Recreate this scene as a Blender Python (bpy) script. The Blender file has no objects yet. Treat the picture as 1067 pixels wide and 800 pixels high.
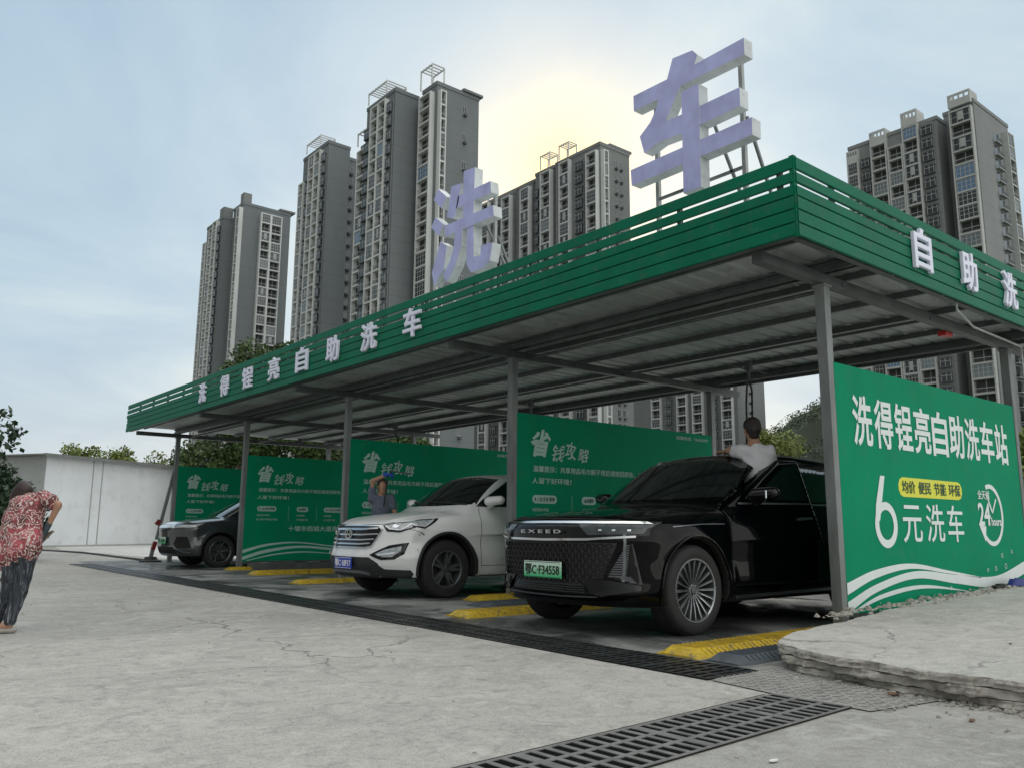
import bpy, bmesh, math, random
import numpy as np
from mathutils import Vector, Matrix
from mathutils.bvhtree import BVHTree
random.seed(7); rng = np.random.default_rng(7)
R_ = math.radians
SC = bpy.context.scene
COL = SC.collection

# ------------------------------------------------------------------ materials
def nd(nt, t, **kw):
    n = nt.nodes.new(t)
    for k, v in kw.items(): setattr(n, k, v)
    return n
def lk(nt, a, b): nt.links.new(a, b)
def ramp(nt, fac, stops):
    r = nd(nt, 'ShaderNodeValToRGB')
    e = r.color_ramp.elements
    while len(e) > 1: e.remove(e[0])
    e[0].position = stops[0][0]; e[0].color = (*stops[0][1], 1)
    for p, c in stops[1:]:
        q = e.new(p); q.color = (*c, 1)
    lk(nt, fac, r.inputs[0]); return r
def mixc(nt, fac, a, b, mode='MIX'):
    m = nd(nt, 'ShaderNodeMix', data_type='RGBA', blend_type=mode)
    for s, v in ((0, fac), (6, a), (7, b)):
        if hasattr(v, 'links') or hasattr(v, 'is_linked'): lk(nt, v, m.inputs[s])
        elif s == 0: m.inputs[0].default_value = v
        else: m.inputs[s].default_value = (*v, 1)
    return m.outputs[2]
def mth(nt, op, a, b=None, clamp=False):
    m = nd(nt, 'ShaderNodeMath', operation=op); m.use_clamp = clamp
    for i, v in enumerate((a, b)):
        if v is None: continue
        if hasattr(v, 'is_linked'): lk(nt, v, m.inputs[i])
        else: m.inputs[i].default_value = v
    return m.outputs[0]
def noise(nt, vec, scale, detail=5, rough=.55, dist=0):
    n = nd(nt, 'ShaderNodeTexNoise'); n.inputs['Scale'].default_value = scale
    n.inputs['Detail'].default_value = detail; n.inputs['Roughness'].default_value = rough
    n.inputs['Distortion'].default_value = dist
    if vec is not None: lk(nt, vec, n.inputs['Vector'])
    return n.outputs['Fac']
def scaled(nt, vec, s, loc=(0, 0, 0), rot=(0, 0, 0)):
    m = nd(nt, 'ShaderNodeMapping'); m.inputs['Scale'].default_value = s
    m.inputs['Location'].default_value = loc; m.inputs['Rotation'].default_value = rot
    lk(nt, vec, m.inputs[0]); return m.outputs[0]
MATS = {}
def mat(name, col=(.5, .5, .5), rough=.5, metal=0, var=.12, scale=6, bump=0, bscale=30, dirt=0, coat=0, spec=.5, emit=None, rvar=.1, alpha=1, trans=0, stretch=None):
    m = bpy.data.materials.new(name); m.use_nodes = True; nt = m.node_tree
    b = nt.nodes['Principled BSDF']
    tc = nd(nt, 'ShaderNodeTexCoord'); vec = tc.outputs['Object']
    if stretch: vec = scaled(nt, vec, stretch)
    n = noise(nt, vec, scale)
    c2 = tuple(max(0, x * (1 - var)) for x in col); c3 = tuple(min(1, x * (1 + var)) for x in col)
    r = ramp(nt, n, [(.3, c2), (.7, c3)]); out = r.outputs[0]
    if dirt:
        d = noise(nt, vec, scale * 2.7, 8, .7)
        f = mth(nt, 'MULTIPLY', mth(nt, 'SUBTRACT', d, .52, True), dirt * 6, True)
        out = mixc(nt, f, out, (.13, .11, .09))
    lk(nt, out, b.inputs['Base Color'])
    rr = nd(nt, 'ShaderNodeMapRange'); lk(nt, n, rr.inputs[0])
    rr.inputs[3].default_value = max(.02, rough - rvar * rough); rr.inputs[4].default_value = min(1, rough + rvar * rough)
    lk(nt, rr.outputs[0], b.inputs['Roughness'])
    b.inputs['Metallic'].default_value = metal
    b.inputs['Specular IOR Level'].default_value = spec
    b.inputs['Coat Weight'].default_value = coat; b.inputs['Coat Roughness'].default_value = .04
    b.inputs['Alpha'].default_value = alpha; b.inputs['Transmission Weight'].default_value = trans
    if bump:
        bn = noise(nt, vec, bscale, 6, .6); bp = nd(nt, 'ShaderNodeBump')
        bp.inputs['Strength'].default_value = bump; bp.inputs['Distance'].default_value = .01
        lk(nt, bn, bp.inputs['Height']); lk(nt, bp.outputs[0], b.inputs['Normal'])
    if emit:
        b.inputs['Emission Color'].default_value = (*emit[:3], 1); b.inputs['Emission Strength'].default_value = emit[3]
    MATS[name] = m; return m

# ------------------------------------------------------------------ object helpers
def link(o, parent=None):
    COL.objects.link(o)
    if parent is not None: o.parent = parent
    return o
def tag(o, label=None, cat=None, group=None, kind=None):
    if label: o['label'] = label
    if cat: o['category'] = cat
    if group: o['group'] = group
    if kind: o['kind'] = kind
    return o
def empty(name, loc=(0, 0, 0), rz=0, label=None, cat=None, group=None):
    o = bpy.data.objects.new(name, None); COL.objects.link(o)
    o.location = loc; o.rotation_euler = (0, 0, rz); o.empty_display_size = .2
    return tag(o, label, cat, group)
def children(o): return [c for c in bpy.data.objects if c.parent == o]
def copy_tree(o, parent=None):
    c = o.copy(); COL.objects.link(c); c.parent = parent
    for ch in children(o): copy_tree(ch, c)
    return c
class MB:
    def __init__(s): s.v = []; s.f = []; s.m = []
    def add(s, vs, fs, mi=0):
        k = len(s.v); s.v += [tuple(v) for v in vs]
        s.f += [tuple(i + k for i in f) for f in fs]; s.m += [mi] * len(fs); return s
    def box(s, a, b, mi=0, M=None):
        x0, y0, z0 = a; x1, y1, z1 = b
        vs = [Vector(p) for p in ((x0, y0, z0), (x1, y0, z0), (x1, y1, z0), (x0, y1, z0), (x0, y0, z1), (x1, y0, z1), (x1, y1, z1), (x0, y1, z1))]
        if M is not None: vs = [M @ v for v in vs]
        return s.add(vs, [(0, 3, 2, 1), (4, 5, 6, 7), (0, 1, 5, 4), (1, 2, 6, 5), (2, 3, 7, 6), (3, 0, 4, 7)], mi)
    def bar(s, p, q, w, h, mi=0, up=(0, 0, 1)):
        p = Vector(p); q = Vector(q); d = q - p; L = d.length; d.normalize(); up = Vector(up)
        if abs(d.dot(up)) > .98: up = Vector((1, 0, 0))
        sd = d.cross(up).normalized(); u = sd.cross(d)
        M = Matrix((( d.x, sd.x, u.x, p.x), (d.y, sd.y, u.y, p.y), (d.z, sd.z, u.z, p.z), (0, 0, 0, 1)))
        return s.box((0, -w / 2, -h / 2), (L, w / 2, h / 2), mi, M)
    def tube(s, pts, r, n=8, mi=0, cap=True):
        pts = [Vector(p) for p in pts]; rs = r if isinstance(r, (list, tuple)) else [r] * len(pts)
        rings = []; pu = None
        for i, p in enumerate(pts):
            d = (pts[min(i + 1, len(pts) - 1)] - pts[max(i - 1, 0)]).normalized()
            u = pu if pu is not None else Vector((0, 0, 1)) if abs(d.z) < .9 else Vector((1, 0, 0))
            a = d.cross(u)
            if a.length < 1e-4: a = d.cross(Vector((0, 1, 0)))
            a.normalize(); b = a.cross(d).normalized(); pu = b
            rings.append([p + (a * math.cos(t) + b * math.sin(t)) * rs[i] for t in [2 * math.pi * j / n for j in range(n)]])
        vs = [v for rg in rings for v in rg]; fs = []
        for i in range(len(pts) - 1):
            for j in range(n):
                fs.append((i * n + j, i * n + (j + 1) % n, (i + 1) * n + (j + 1) % n, (i + 1) * n + j))
        if cap: fs += [tuple(range(n))[::-1], tuple((len(pts) - 1) * n + j for j in range(n))]
        return s.add(vs, fs, mi)
    def prism(s, poly, o, u, v, w, mi=0):
        """polygon (a,b) -> o+a*u+b*v, extruded by vector w"""
        o, u, v, w = map(Vector, (o, u, v, w)); n = len(poly)
        A = sum(poly[i][0] * poly[(i + 1) % n][1] - poly[(i + 1) % n][0] * poly[i][1] for i in range(n))
        if (A > 0) == (u.cross(v).dot(w) > 0): poly = poly[::-1]
        f = [o + u * a + v * b for a, b in poly]; g = [p + w for p in f]
        fs = [tuple(range(n)), tuple(range(2 * n - 1, n - 1, -1))]
        fs += [(i, i + n, (i + 1) % n + n, (i + 1) % n) for i in range(n)]
        return s.add(f + g, fs, mi)
    def lathe(s, prof, c=(0, 0, 0), axis='z', n=24, mi=0, M=None):
        """prof: (r, h)"""
        vs = []; fs = []; k = len(prof)
        for j in range(n):
            t = 2 * math.pi * j / n
            for r, h in prof:
                p = {'z': (r * math.cos(t), r * math.sin(t), h), 'y': (r * math.sin(t), h, r * math.cos(t))}[axis]
                p = Vector(p) + Vector(c)
                vs.append(M @ p if M is not None else p)
        for j in range(n):
            for i in range(k - 1):
                a, b = j * k + i, ((j + 1) % n) * k + i
                fs.append((a, b, b + 1, a + 1))
        return s.add(vs, fs, mi)
    def build(s, name, mats, parent=None, smooth=False, loc=None, rel=None, bevel=0, autosmooth=None):
        me = bpy.data.meshes.new(name); me.from_pydata([tuple(v) for v in s.v], [], s.f)
        if not isinstance(mats, (list, tuple)): mats = [mats]
        for m in mats: me.materials.append(MATS[m] if isinstance(m, str) else m)
        if len(mats) > 1: me.polygons.foreach_set('material_index', s.m)
        if smooth: me.polygons.foreach_set('use_smooth', [True] * len(me.polygons))
        me.validate(); me.update()
        if autosmooth:
            me.polygons.foreach_set('use_smooth', [True] * len(me.polygons))
            me.set_sharp_from_angle(angle=R_(autosmooth))
        o = bpy.data.objects.new(name, me); link(o, parent)
        if rel is not None: o.matrix_parent_inverse = Matrix.Translation(-Vector(rel))
        if loc is not None: o.location = loc
        if bevel:
            b = o.modifiers.new('bevel', 'BEVEL'); b.width = bevel; b.segments = 2; b.limit_method = 'ANGLE'; b.angle_limit = R_(40)
        return o

def text_geo(s, bold=0., shear=0.):
    c = bpy.data.curves.new('t', 'FONT'); c.body = s; c.size = 1; c.extrude = .05; c.resolution_u = 4; c.shear = shear
    if bold: c.bevel_depth = bold; c.bevel_resolution = 1
    o = bpy.data.objects.new('t', c); COL.objects.link(o)
    dg = bpy.context.evaluated_depsgraph_get(); dg.update()
    me = bpy.data.meshes.new_from_object(o.evaluated_get(dg))
    vs = np.array([v.co[:] for v in me.vertices]); fs = [tuple(p.vertices) for p in me.polygons]
    bpy.data.objects.remove(o); bpy.data.curves.remove(c); bpy.data.meshes.remove(me)
    return vs, fs
def text_into(mb, s, o, u, v, w, h, thick=.004, bold=.02, mi=0, shear=0., keep=False, embed=.3):
    """fit text into box w x h whose lower-left is o; u,v unit directions; keep=True keeps the aspect (h only)"""
    vs, fs = text_geo(s, bold, shear); lo = vs.min(0); hi = vs.max(0); sz = hi - lo
    u, v, o = Vector(u), Vector(v), Vector(o); n = u.cross(v)
    sx = w / sz[0]; sy = h / sz[1]
    if keep: sx = sy
    out = [o + u * float((p[0] - lo[0]) * sx) + v * float((p[1] - lo[1]) * sy) + n * float(((p[2] - lo[2]) / sz[2] - embed) * thick) for p in vs]
    mb.add(out, fs, mi); return mb

# ------------------------------------------------------------------ signed-distance modelling
EPS = .0
def sdf_mesh(f, lo, hi, res, refine=2):
    lo = np.array(lo, float); hi = np.array(hi, float)
    n = np.ceil((hi - lo) / res).astype(int) + 1
    ax = [lo[i] + res * np.arange(n[i]) for i in range(3)]
    V = np.empty(n, dtype=np.float32)
    for i0 in range(0, n[0], 24):
        X, Y, Z = np.meshgrid(ax[0][i0:i0 + 24], ax[1], ax[2], indexing='ij'); V[i0:i0 + 24] = f(X, Y, Z)
    S = V < 0; nc = n - 1
    acc = np.zeros((*nc, 3), np.float32); cnt = np.zeros(nc, np.float32)
    cor = [(a, b, c) for a in (0, 1) for b in (0, 1) for c in (0, 1)]
    def sl(a): return tuple(slice(a[i], a[i] + nc[i]) for i in range(3))
    for a in cor:
        for d in range(3):
            if a[d]: continue
            b = list(a); b[d] = 1; b = tuple(b)
            va, vb = V[sl(a)], V[sl(b)]; m = S[sl(a)] != S[sl(b)]
            t = np.where(m, va / np.where(m, va - vb, 1), 0)
            for k in range(3): acc[..., k] += np.where(m, a[k] + (t if k == d else 0), 0)
            cnt += m
    act = cnt > 0; idx = -np.ones(nc, np.int64); idx[act] = np.arange(act.sum())
    ijk = np.argwhere(act); P = lo + res * (ijk + acc[act] / cnt[act][:, None])
    F = []
    for d in range(3):
        e, g = [(1, 2), (2, 0), (0, 1)][d]
        s0 = [slice(1, nc[i]) for i in range(3)]; s0[d] = slice(0, nc[d])
        s1 = list(s0); s1[d] = slice(1, nc[d] + 1)
        A = S[tuple(s0)]; B = S[tuple(s1)]
        w = np.argwhere(A != B); off = np.array([1, 1, 1]); off[d] = 0; w = w + off
        def at(de, dg):
            q = w.copy(); q[:, e] += de; q[:, g] += dg; return idx[q[:, 0], q[:, 1], q[:, 2]]
        q = np.stack([at(-1, -1), at(0, -1), at(0, 0), at(-1, 0)], 1)
        ins = S[w[:, 0], w[:, 1], w[:, 2]]
        q[~ins] = q[~ins][:, ::-1]; F.append(q)
    F = np.concatenate(F)
    h = res * .25
    def grad(P):
        x, y, z = P.T
        return np.stack([f(x + h, y, z) - f(x - h, y, z), f(x, y + h, z) - f(x, y - h, z), f(x, y, z + h) - f(x, y, z - h)], 1) / (2 * h)
    for _ in range(refine):
        g = grad(P); g2 = np.maximum((g ** 2).sum(1), .05); st = (f(*P.T) / g2)[:, None] * g
        l = np.linalg.norm(st, axis=1, keepdims=True); st *= np.minimum(1, res * .35 / np.maximum(l, 1e-9)); P = P - st
    return P, F
def sdf_obj(name, f, lo, hi, res, mats, parent=None, matfn=None, refine=2):
    P, F = sdf_mesh(f, lo, hi, res, refine)
    me = bpy.data.meshes.new(name)
    me.vertices.add(len(P)); me.vertices.foreach_set('co', P.ravel().astype(np.float32))
    me.loops.add(F.size); me.loops.foreach_set('vertex_index', F.ravel().astype(np.int32))
    me.polygons.add(len(F)); me.polygons.foreach_set('loop_start', np.arange(0, F.size, 4, dtype=np.int32))
    if not isinstance(mats, (list, tuple)): mats = [mats]
    for m in mats: me.materials.append(MATS[m])
    me.update(calc_edges=True); me.validate()
    me.polygons.foreach_set('use_smooth', np.ones(len(me.polygons), bool))
    if matfn is not None and len(me.polygons) == len(F):
        C = P[F].mean(1); me.polygons.foreach_set('material_index', matfn(C).astype(np.int32))
    me.update()
    o = bpy.data.objects.new(name, me); link(o, parent); return o
def smin(a, b, k):
    h = np.maximum(k - np.abs(a - b), 0) / k; return np.minimum(a, b) - h * h * k * .25
def smax(a, b, k): return -smin(-a, -b, k)
def rcone(X, Y, Z, a, b, ra, rb, flat=None):
    """distance to a cone-ish capsule from a to b; flat=(axis vector, factor) squashes the section"""
    a = np.array(a, float); b = np.array(b, float); d = b - a; L2 = max(d @ d, 1e-9)
    px, py, pz = X - a[0], Y - a[1], Z - a[2]
    t = np.clip((px * d[0] + py * d[1] + pz * d[2]) / L2, 0, 1)
    qx, qy, qz = px - t * d[0], py - t * d[1], pz - t * d[2]
    r2 = qx * qx + qy * qy + qz * qz
    if flat is not None:
        n = np.array(flat[0], float); n /= np.linalg.norm(n)
        c = qx * n[0] + qy * n[1] + qz * n[2]; r2 = r2 + c * c * (flat[1] ** 2 - 1)
    return np.sqrt(r2) - (ra + (rb - ra) * t)
def chain(parts, k=.03):
    """parts: list of (a,b,ra,rb[,flat][,k])"""
    def f(X, Y, Z):
        d = None
        for p in parts:
            q = rcone(X, Y, Z, *p[:4], flat=p[4] if len(p) > 4 else None)
            kk = p[5] if len(p) > 5 else k
            d = q if d is None else smin(d, q, kk)
        return d
    return f
def chain_bounds(parts, pad=.04):
    P = np.array([q for p in parts for q in (p[0], p[1])], float); r = max(max(p[2], p[3]) for p in parts) + pad
    return P.min(0) - r, P.max(0) + r
# ------------------------------------------------------------------ camera (optics measured from the photograph)
cam = bpy.data.cameras.new('camera'); co = bpy.data.objects.new('camera', cam); COL.objects.link(co)
Rm = [[0.7709250831, -0.6368882740, 0.0069168392], [-0.1140138204, -0.1273080930, 0.9852885355], [0.6266381452, 0.7603722614, 0.1707590675]]
co.matrix_world = Matrix(((Rm[0][0], Rm[1][0], -Rm[2][0], 0), (Rm[0][1], Rm[1][1], -Rm[2][1], 0), (Rm[0][2], Rm[1][2], -Rm[2][2], .88), (0, 0, 0, 1)))
cam.sensor_width = 36; cam.lens = 867.49 / 1067 * 36; cam.clip_start = .05; cam.clip_end = 4000
SC.camera = co
VS = SC.view_settings; VS.view_transform = 'Standard'; VS.look = 'None'; VS.gamma = 1; VS.exposure = 0.40
SC.cycles.max_bounces = 6; SC.cycles.diffuse_bounces = 3; SC.cycles.glossy_bounces = 3; SC.cycles.transparent_max_bounces = 6
SC.cycles.use_denoising = True
# ------------------------------------------------------------------ sky and sun
SUN_AZ, SUN_EL = R_(47.0), R_(24)
W = bpy.data.worlds.new('World'); SC.world = W; W.use_nodes = True; nt = W.node_tree
bg = nt.nodes['Background']; outn = nt.nodes['World Output']
sky = nd(nt, 'ShaderNodeTexSky', sky_type='NISHITA'); sky.sun_disc = False
sky.sun_elevation = SUN_EL; sky.sun_rotation = math.pi / 2 - SUN_AZ; sky.air_density = 1.2; sky.dust_density = 3; sky.ozone_density = 1.5
lk(nt, sky.outputs[0], bg.inputs[0]); bg.inputs[1].default_value = .07
tc = nd(nt, 'ShaderNodeTexCoord'); D = tc.outputs['Generated']
sp = nd(nt, 'ShaderNodeSeparateXYZ'); lk(nt, D, sp.inputs[0])
def dot(v):
    n = nd(nt, 'ShaderNodeVectorMath', operation='DOT_PRODUCT'); lk(nt, D, n.inputs[0]); n.inputs[1].default_value = v; return n.outputs['Value']
S = (math.cos(SUN_EL) * math.cos(SUN_AZ), math.cos(SUN_EL) * math.sin(SUN_AZ), math.sin(SUN_EL))
zz = mth(nt, 'MAXIMUM', sp.outputs[2], 0.0)
den = mth(nt, 'ADD', zz, .22)
cx = mth(nt, 'DIVIDE', sp.outputs[0], den); cy = mth(nt, 'DIVIDE', sp.outputs[1], den)
cb = nd(nt, 'ShaderNodeCombineXYZ'); lk(nt, cx, cb.inputs[0]); lk(nt, cy, cb.inputs[1])
n1 = noise(nt, cb.outputs[0], 1.3, 7, .58, .6); n2 = noise(nt, scaled(nt, cb.outputs[0], (1, 1, 1), (4, 2, 0)), .45, 3, .5)
ds = dot(S)
side = dot((math.sin(SUN_AZ), -math.cos(SUN_AZ), 0))          # + towards the right of the picture
thick = mth(nt, 'ADD', mth(nt, 'MULTIPLY', side, .38), mth(nt, 'ADD', mth(nt, 'MULTIPLY', mth(nt, 'SUBTRACT', n1, .5), 2.5), mth(nt, 'MULTIPLY', mth(nt, 'SUBTRACT', n2, .5), 1.2)))
thick = mth(nt, 'ADD', thick, mth(nt, 'MULTIPLY', mth(nt, 'MAXIMUM', ds, 0), .30))
thick = mth(nt, 'ADD', thick, mth(nt, 'MULTIPLY', mth(nt, 'SUBTRACT', .18, zz), .9))
col = ramp(nt, mth(nt, 'ADD', mth(nt, 'MULTIPLY', thick, .8), .25), [(0.0, (.29, .405, .51)), (.3, (.35, .465, .55)), (.55, (.435, .53, .58)), (.8, (.52, .58, .585)), (1, (.60, .63, .62))])
# warm glow where the veiled sun stands
g1 = mth(nt, 'POWER', mth(nt, 'MAXIMUM', ds, 0), 150); g2 = mth(nt, 'POWER', mth(nt, 'MAXIMUM', ds, 0), 520)
gl = mixc(nt, mth(nt, 'MULTIPLY', g1, mth(nt, 'ADD', -.15, mth(nt, 'MULTIPLY', n1, 1.7)), True), col.outputs[0], (.80, .64, .35))
gl = mixc(nt, mth(nt, 'MULTIPLY', g2, .75, True), gl, (1.05, .70, .18))
# horizon: pale warm band
hz = mth(nt, 'POWER', mth(nt, 'SUBTRACT', 1, mth(nt, 'MINIMUM', mth(nt, 'ABSOLUTE', sp.outputs[2]), 1)), 9)
gl = mixc(nt, mth(nt, 'MULTIPLY', hz, .55), gl, (.66, .62, .60))
# unseen sky shaped as added fill: brighter overhead and toward -y, dimmer toward -x
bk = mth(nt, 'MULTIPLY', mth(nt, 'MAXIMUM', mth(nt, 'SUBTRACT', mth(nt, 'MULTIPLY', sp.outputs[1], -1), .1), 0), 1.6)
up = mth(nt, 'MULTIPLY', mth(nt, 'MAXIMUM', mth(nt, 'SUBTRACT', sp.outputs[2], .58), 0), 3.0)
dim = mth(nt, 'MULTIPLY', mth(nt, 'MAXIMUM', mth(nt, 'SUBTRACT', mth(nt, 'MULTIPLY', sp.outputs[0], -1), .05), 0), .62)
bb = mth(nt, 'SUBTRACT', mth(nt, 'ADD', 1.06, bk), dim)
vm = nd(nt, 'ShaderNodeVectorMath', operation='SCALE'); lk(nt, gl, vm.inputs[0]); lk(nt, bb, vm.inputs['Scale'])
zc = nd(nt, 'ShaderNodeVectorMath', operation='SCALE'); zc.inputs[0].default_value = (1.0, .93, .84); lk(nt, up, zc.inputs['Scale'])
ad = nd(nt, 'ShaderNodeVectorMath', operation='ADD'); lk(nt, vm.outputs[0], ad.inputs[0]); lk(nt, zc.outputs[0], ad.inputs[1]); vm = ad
beh = mth(nt, 'MULTIPLY', mth(nt, 'SUBTRACT', .50, dot((.6266, .7604, .1708))), 2.5, True)  # unseen sky behind the camera re-tinted warm neutral to shift the fill colour
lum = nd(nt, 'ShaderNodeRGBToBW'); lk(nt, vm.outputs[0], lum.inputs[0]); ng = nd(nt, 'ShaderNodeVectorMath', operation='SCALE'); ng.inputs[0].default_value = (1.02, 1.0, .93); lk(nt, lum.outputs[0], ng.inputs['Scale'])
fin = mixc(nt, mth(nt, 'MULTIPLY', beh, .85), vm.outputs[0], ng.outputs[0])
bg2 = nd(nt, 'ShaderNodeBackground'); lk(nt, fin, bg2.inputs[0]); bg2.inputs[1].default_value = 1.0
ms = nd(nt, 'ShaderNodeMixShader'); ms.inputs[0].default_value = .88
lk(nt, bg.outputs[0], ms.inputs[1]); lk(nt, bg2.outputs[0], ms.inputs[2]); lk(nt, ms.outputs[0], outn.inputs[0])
W.cycles.sampling_method = 'MANUAL'; W.cycles.sample_map_resolution = 512
sl = bpy.data.lights.new('sun', 'SUN'); sl.energy = .8; sl.angle = R_(24); sl.color = (1, .93, .8)
so = bpy.data.objects.new('sun', sl); COL.objects.link(so)
so.rotation_euler = Vector(S).to_track_quat('Z', 'Y').to_euler()

# ------------------------------------------------------------------ shared materials
mat('panel_green', (.0, .25, .125), .6, dirt=.10, var=.08, scale=2, spec=.08)
mat('board_green', (.0, .135, .073), .5, dirt=.22, metal=.0, var=.14, scale=3, spec=.16, bump=.05, bscale=8)
mat('letter_white', (.74, .76, .90), .35, var=.05, scale=2)
mat('print_white', (.74, .80, .80), .5, var=.03)
mat('print_pale', (.42, .62, .56), .5, var=.03)
mat('print_yellow', (.72, .72, .05), .5, var=.03)
mat('print_dark', (.01, .07, .04), .5, var=.03)
mat('big_letter_face', (.44, .465, .78), .38, var=.15, scale=5, rvar=.4)
mat('big_letter_side', (.62, .66, .68), .5, var=.1, scale=5, dirt=.3)
mat('galvanised', (.20, .22, .22), .5, metal=.3, var=.25, scale=5, dirt=.35, stretch=(1, 1, .3))
mat('steel_dark', (.10, .112, .112), .5, metal=.3, var=.25, scale=6, dirt=.2)
mat('steel_pale', (.36, .38, .375), .42, metal=.4, var=.15, scale=5, dirt=.2)
mat('rubber', (.022, .023, .024), .7, var=.2, scale=20, bump=.3, bscale=90)
mat('black_plastic', (.02, .022, .023), .5, var=.15, scale=10)
mat('ramp_yellow', (.46, .32, .015), .6, var=.25, scale=9, dirt=1.3, bump=.3, bscale=60)
mat('ramp_black', (.055, .07, .085), .6, var=.3, scale=9, dirt=.6, bump=.3, bscale=60)
mat('cast_iron', (.20, .20, .195), .6, metal=.3, var=.25, scale=8, dirt=.5, bump=.3, bscale=60)
mat('cast_iron_wet', (.045, .05, .052), .32, metal=.3, var=.35, scale=8, dirt=.2, bump=.3, bscale=60)
mat('hole_shade_black', (.003, .003, .003), .95, var=.1, spec=.1)
mat('leaf_green', (.055, .095, .025), .6, var=.45, scale=1.2)
mat('leaf_dark', (.022, .05, .02), .6, var=.4, scale=1.2)
mat('leaf_bright', (.15, .19, .045), .6, var=.45, scale=1.2)
mat('bark', (.10, .08, .06), .85, var=.3, scale=9, bump=.6, bscale=18, stretch=(1, 1, .3))

# ------------------------------------------------------------------ ground
def concrete(name, base, wet=0., cracks=True, dark=(.13, .13, .125), slabs=True):
    m = bpy.data.materials.new(name); m.use_nodes = True; nt = m.node_tree; b = nt.nodes['Principled BSDF']
    tc = nd(nt, 'ShaderNodeTexCoord'); P = tc.outputs['Object']
    big = noise(nt, P, .22, 4, .55, .5); mid = noise(nt, scaled(nt, P, (1, 1.6, 1), rot=(0, 0, .5)), 1.1, 8, .65, 1.2); fine = noise(nt, P, 26, 6, .7)
    streak = noise(nt, scaled(nt, P, (.35, 5, 1), rot=(0, 0, -.62)), 2.2, 7, .7, .6)
    f = mth(nt, 'ADD', mth(nt, 'MULTIPLY', big, .62), mth(nt, 'ADD', mth(nt, 'MULTIPLY', mid, .4), mth(nt, 'ADD', mth(nt, 'MULTIPLY', fine, .34), mth(nt, 'MULTIPLY', streak, .16))))
    lo = tuple(x * .66 for x in base); hi = tuple(min(.8, x * 1.22) for x in base)
    c = ramp(nt, f, [(.58, lo), (.70, base), (.84, hi)]).outputs[0]
    pale = noise(nt, P, .55, 6, .7, 1.5)
    c = mixc(nt, mth(nt, 'MULTIPLY', mth(nt, 'SUBTRACT', pale, .53, True), 7, True), c, tuple(min(.8, x * 1.28) for x in base))
    st = noise(nt, P, 2.3, 6, .75, 2)
    c = mixc(nt, mth(nt, 'MULTIPLY', mth(nt, 'SUBTRACT', st, .57, True), 4.0, True), c, tuple(x * .5 for x in base))
    grit = noise(nt, P, 130, 2, .7)
    c = mixc(nt, mth(nt, 'MULTIPLY', mth(nt, 'SUBTRACT', grit, .5), 1.1, False), c, tuple(x * .55 for x in base)) if False else mixc(nt, mth(nt, 'MULTIPLY', mth(nt, 'SUBTRACT', grit, .47, True), 4.0, True), c, tuple(x * .55 for x in base))
    blot = noise(nt, P, 6.5, 7, .75, 1.2)
    c = mixc(nt, mth(nt, 'MULTIPLY', mth(nt, 'SUBTRACT', blot, .50, True), 5.0, True), c, tuple(x * .62 for x in base))
    blp = noise(nt, scaled(nt, P, (1, 1, 1), (7, 3, 0)), 3.6, 8, .8, 1.6)
    c = mixc(nt, mth(nt, 'MULTIPLY', mth(nt, 'SUBTRACT', blp, .51, True), 5.5, True), c, tuple(min(.8, x * 1.32) for x in base))
    sp = noise(nt, P, 60, 3, .6)
    c = mixc(nt, mth(nt, 'MULTIPLY', mth(nt, 'SUBTRACT', sp, .68, True), 6, True), c, tuple(x * .45 for x in base))
    h = mth(nt, 'ADD', mth(nt, 'MULTIPLY', fine, .5), mth(nt, 'MULTIPLY', mid, .8))
    scr = noise(nt, scaled(nt, P, (4, 26, 1), rot=(0, 0, .9)), 1.6, 8, .75, 2.0)
    c = mixc(nt, mth(nt, 'MULTIPLY', mth(nt, 'SUBTRACT', scr, .56, True), 4.0, True), c, tuple(min(.8, x * 1.3) for x in base))
    if cracks:
        wob = nd(nt, 'ShaderNodeTexNoise'); wob.inputs['Scale'].default_value = 1.6; wob.inputs['Detail'].default_value = 7; lk(nt, P, wob.inputs['Vector'])
        add = nd(nt, 'ShaderNodeVectorMath', operation='MULTIPLY_ADD'); lk(nt, wob.outputs['Color'], add.inputs[0]); add.inputs[1].default_value = (.9, .9, 0); lk(nt, P, add.inputs[2])
        v = nd(nt, 'ShaderNodeTexVoronoi', feature='DISTANCE_TO_EDGE'); v.inputs['Scale'].default_value = .62; lk(nt, add.outputs[0], v.inputs['Vector'])
        mk = mth(nt, 'MULTIPLY', mth(nt, 'SUBTRACT', noise(nt, P, .42, 3, .6), .46, True), 9, True)
        mr = nd(nt, 'ShaderNodeMapRange'); lk(nt, v.outputs['Distance'], mr.inputs[0]); mr.inputs[1].default_value = .0; mr.inputs[2].default_value = .009; mr.inputs[3].default_value = 1; mr.inputs[4].default_value = 0
        cr = mth(nt, 'MULTIPLY', mr.outputs[0], mk)
        v2 = nd(nt, 'ShaderNodeTexVoronoi', feature='DISTANCE_TO_EDGE'); v2.inputs['Scale'].default_value = 2.3; lk(nt, add.outputs[0], v2.inputs['Vector'])
        mr2 = nd(nt, 'ShaderNodeMapRange'); lk(nt, v2.outputs['Distance'], mr2.inputs[0]); mr2.inputs[2].default_value = .012; mr2.inputs[3].default_value = .6; mr2.inputs[4].default_value = 0
        mk2 = mth(nt, 'MULTIPLY', mth(nt, 'SUBTRACT', noise(nt, P, .8, 3, .6), .60, True), 9, True)
        cr = mth(nt, 'MAXIMUM', cr, mth(nt, 'MULTIPLY', mr2.outputs[0], mk2))
        c = mixc(nt, mth(nt, 'MULTIPLY', cr, .8), c, tuple(x * .22 for x in base)); h = mth(nt, 'SUBTRACT', h, mth(nt, 'MULTIPLY', cr, 1.5))
    rough = mth(nt, 'ADD', .72, mth(nt, 'MULTIPLY', fine, .2))
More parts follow.
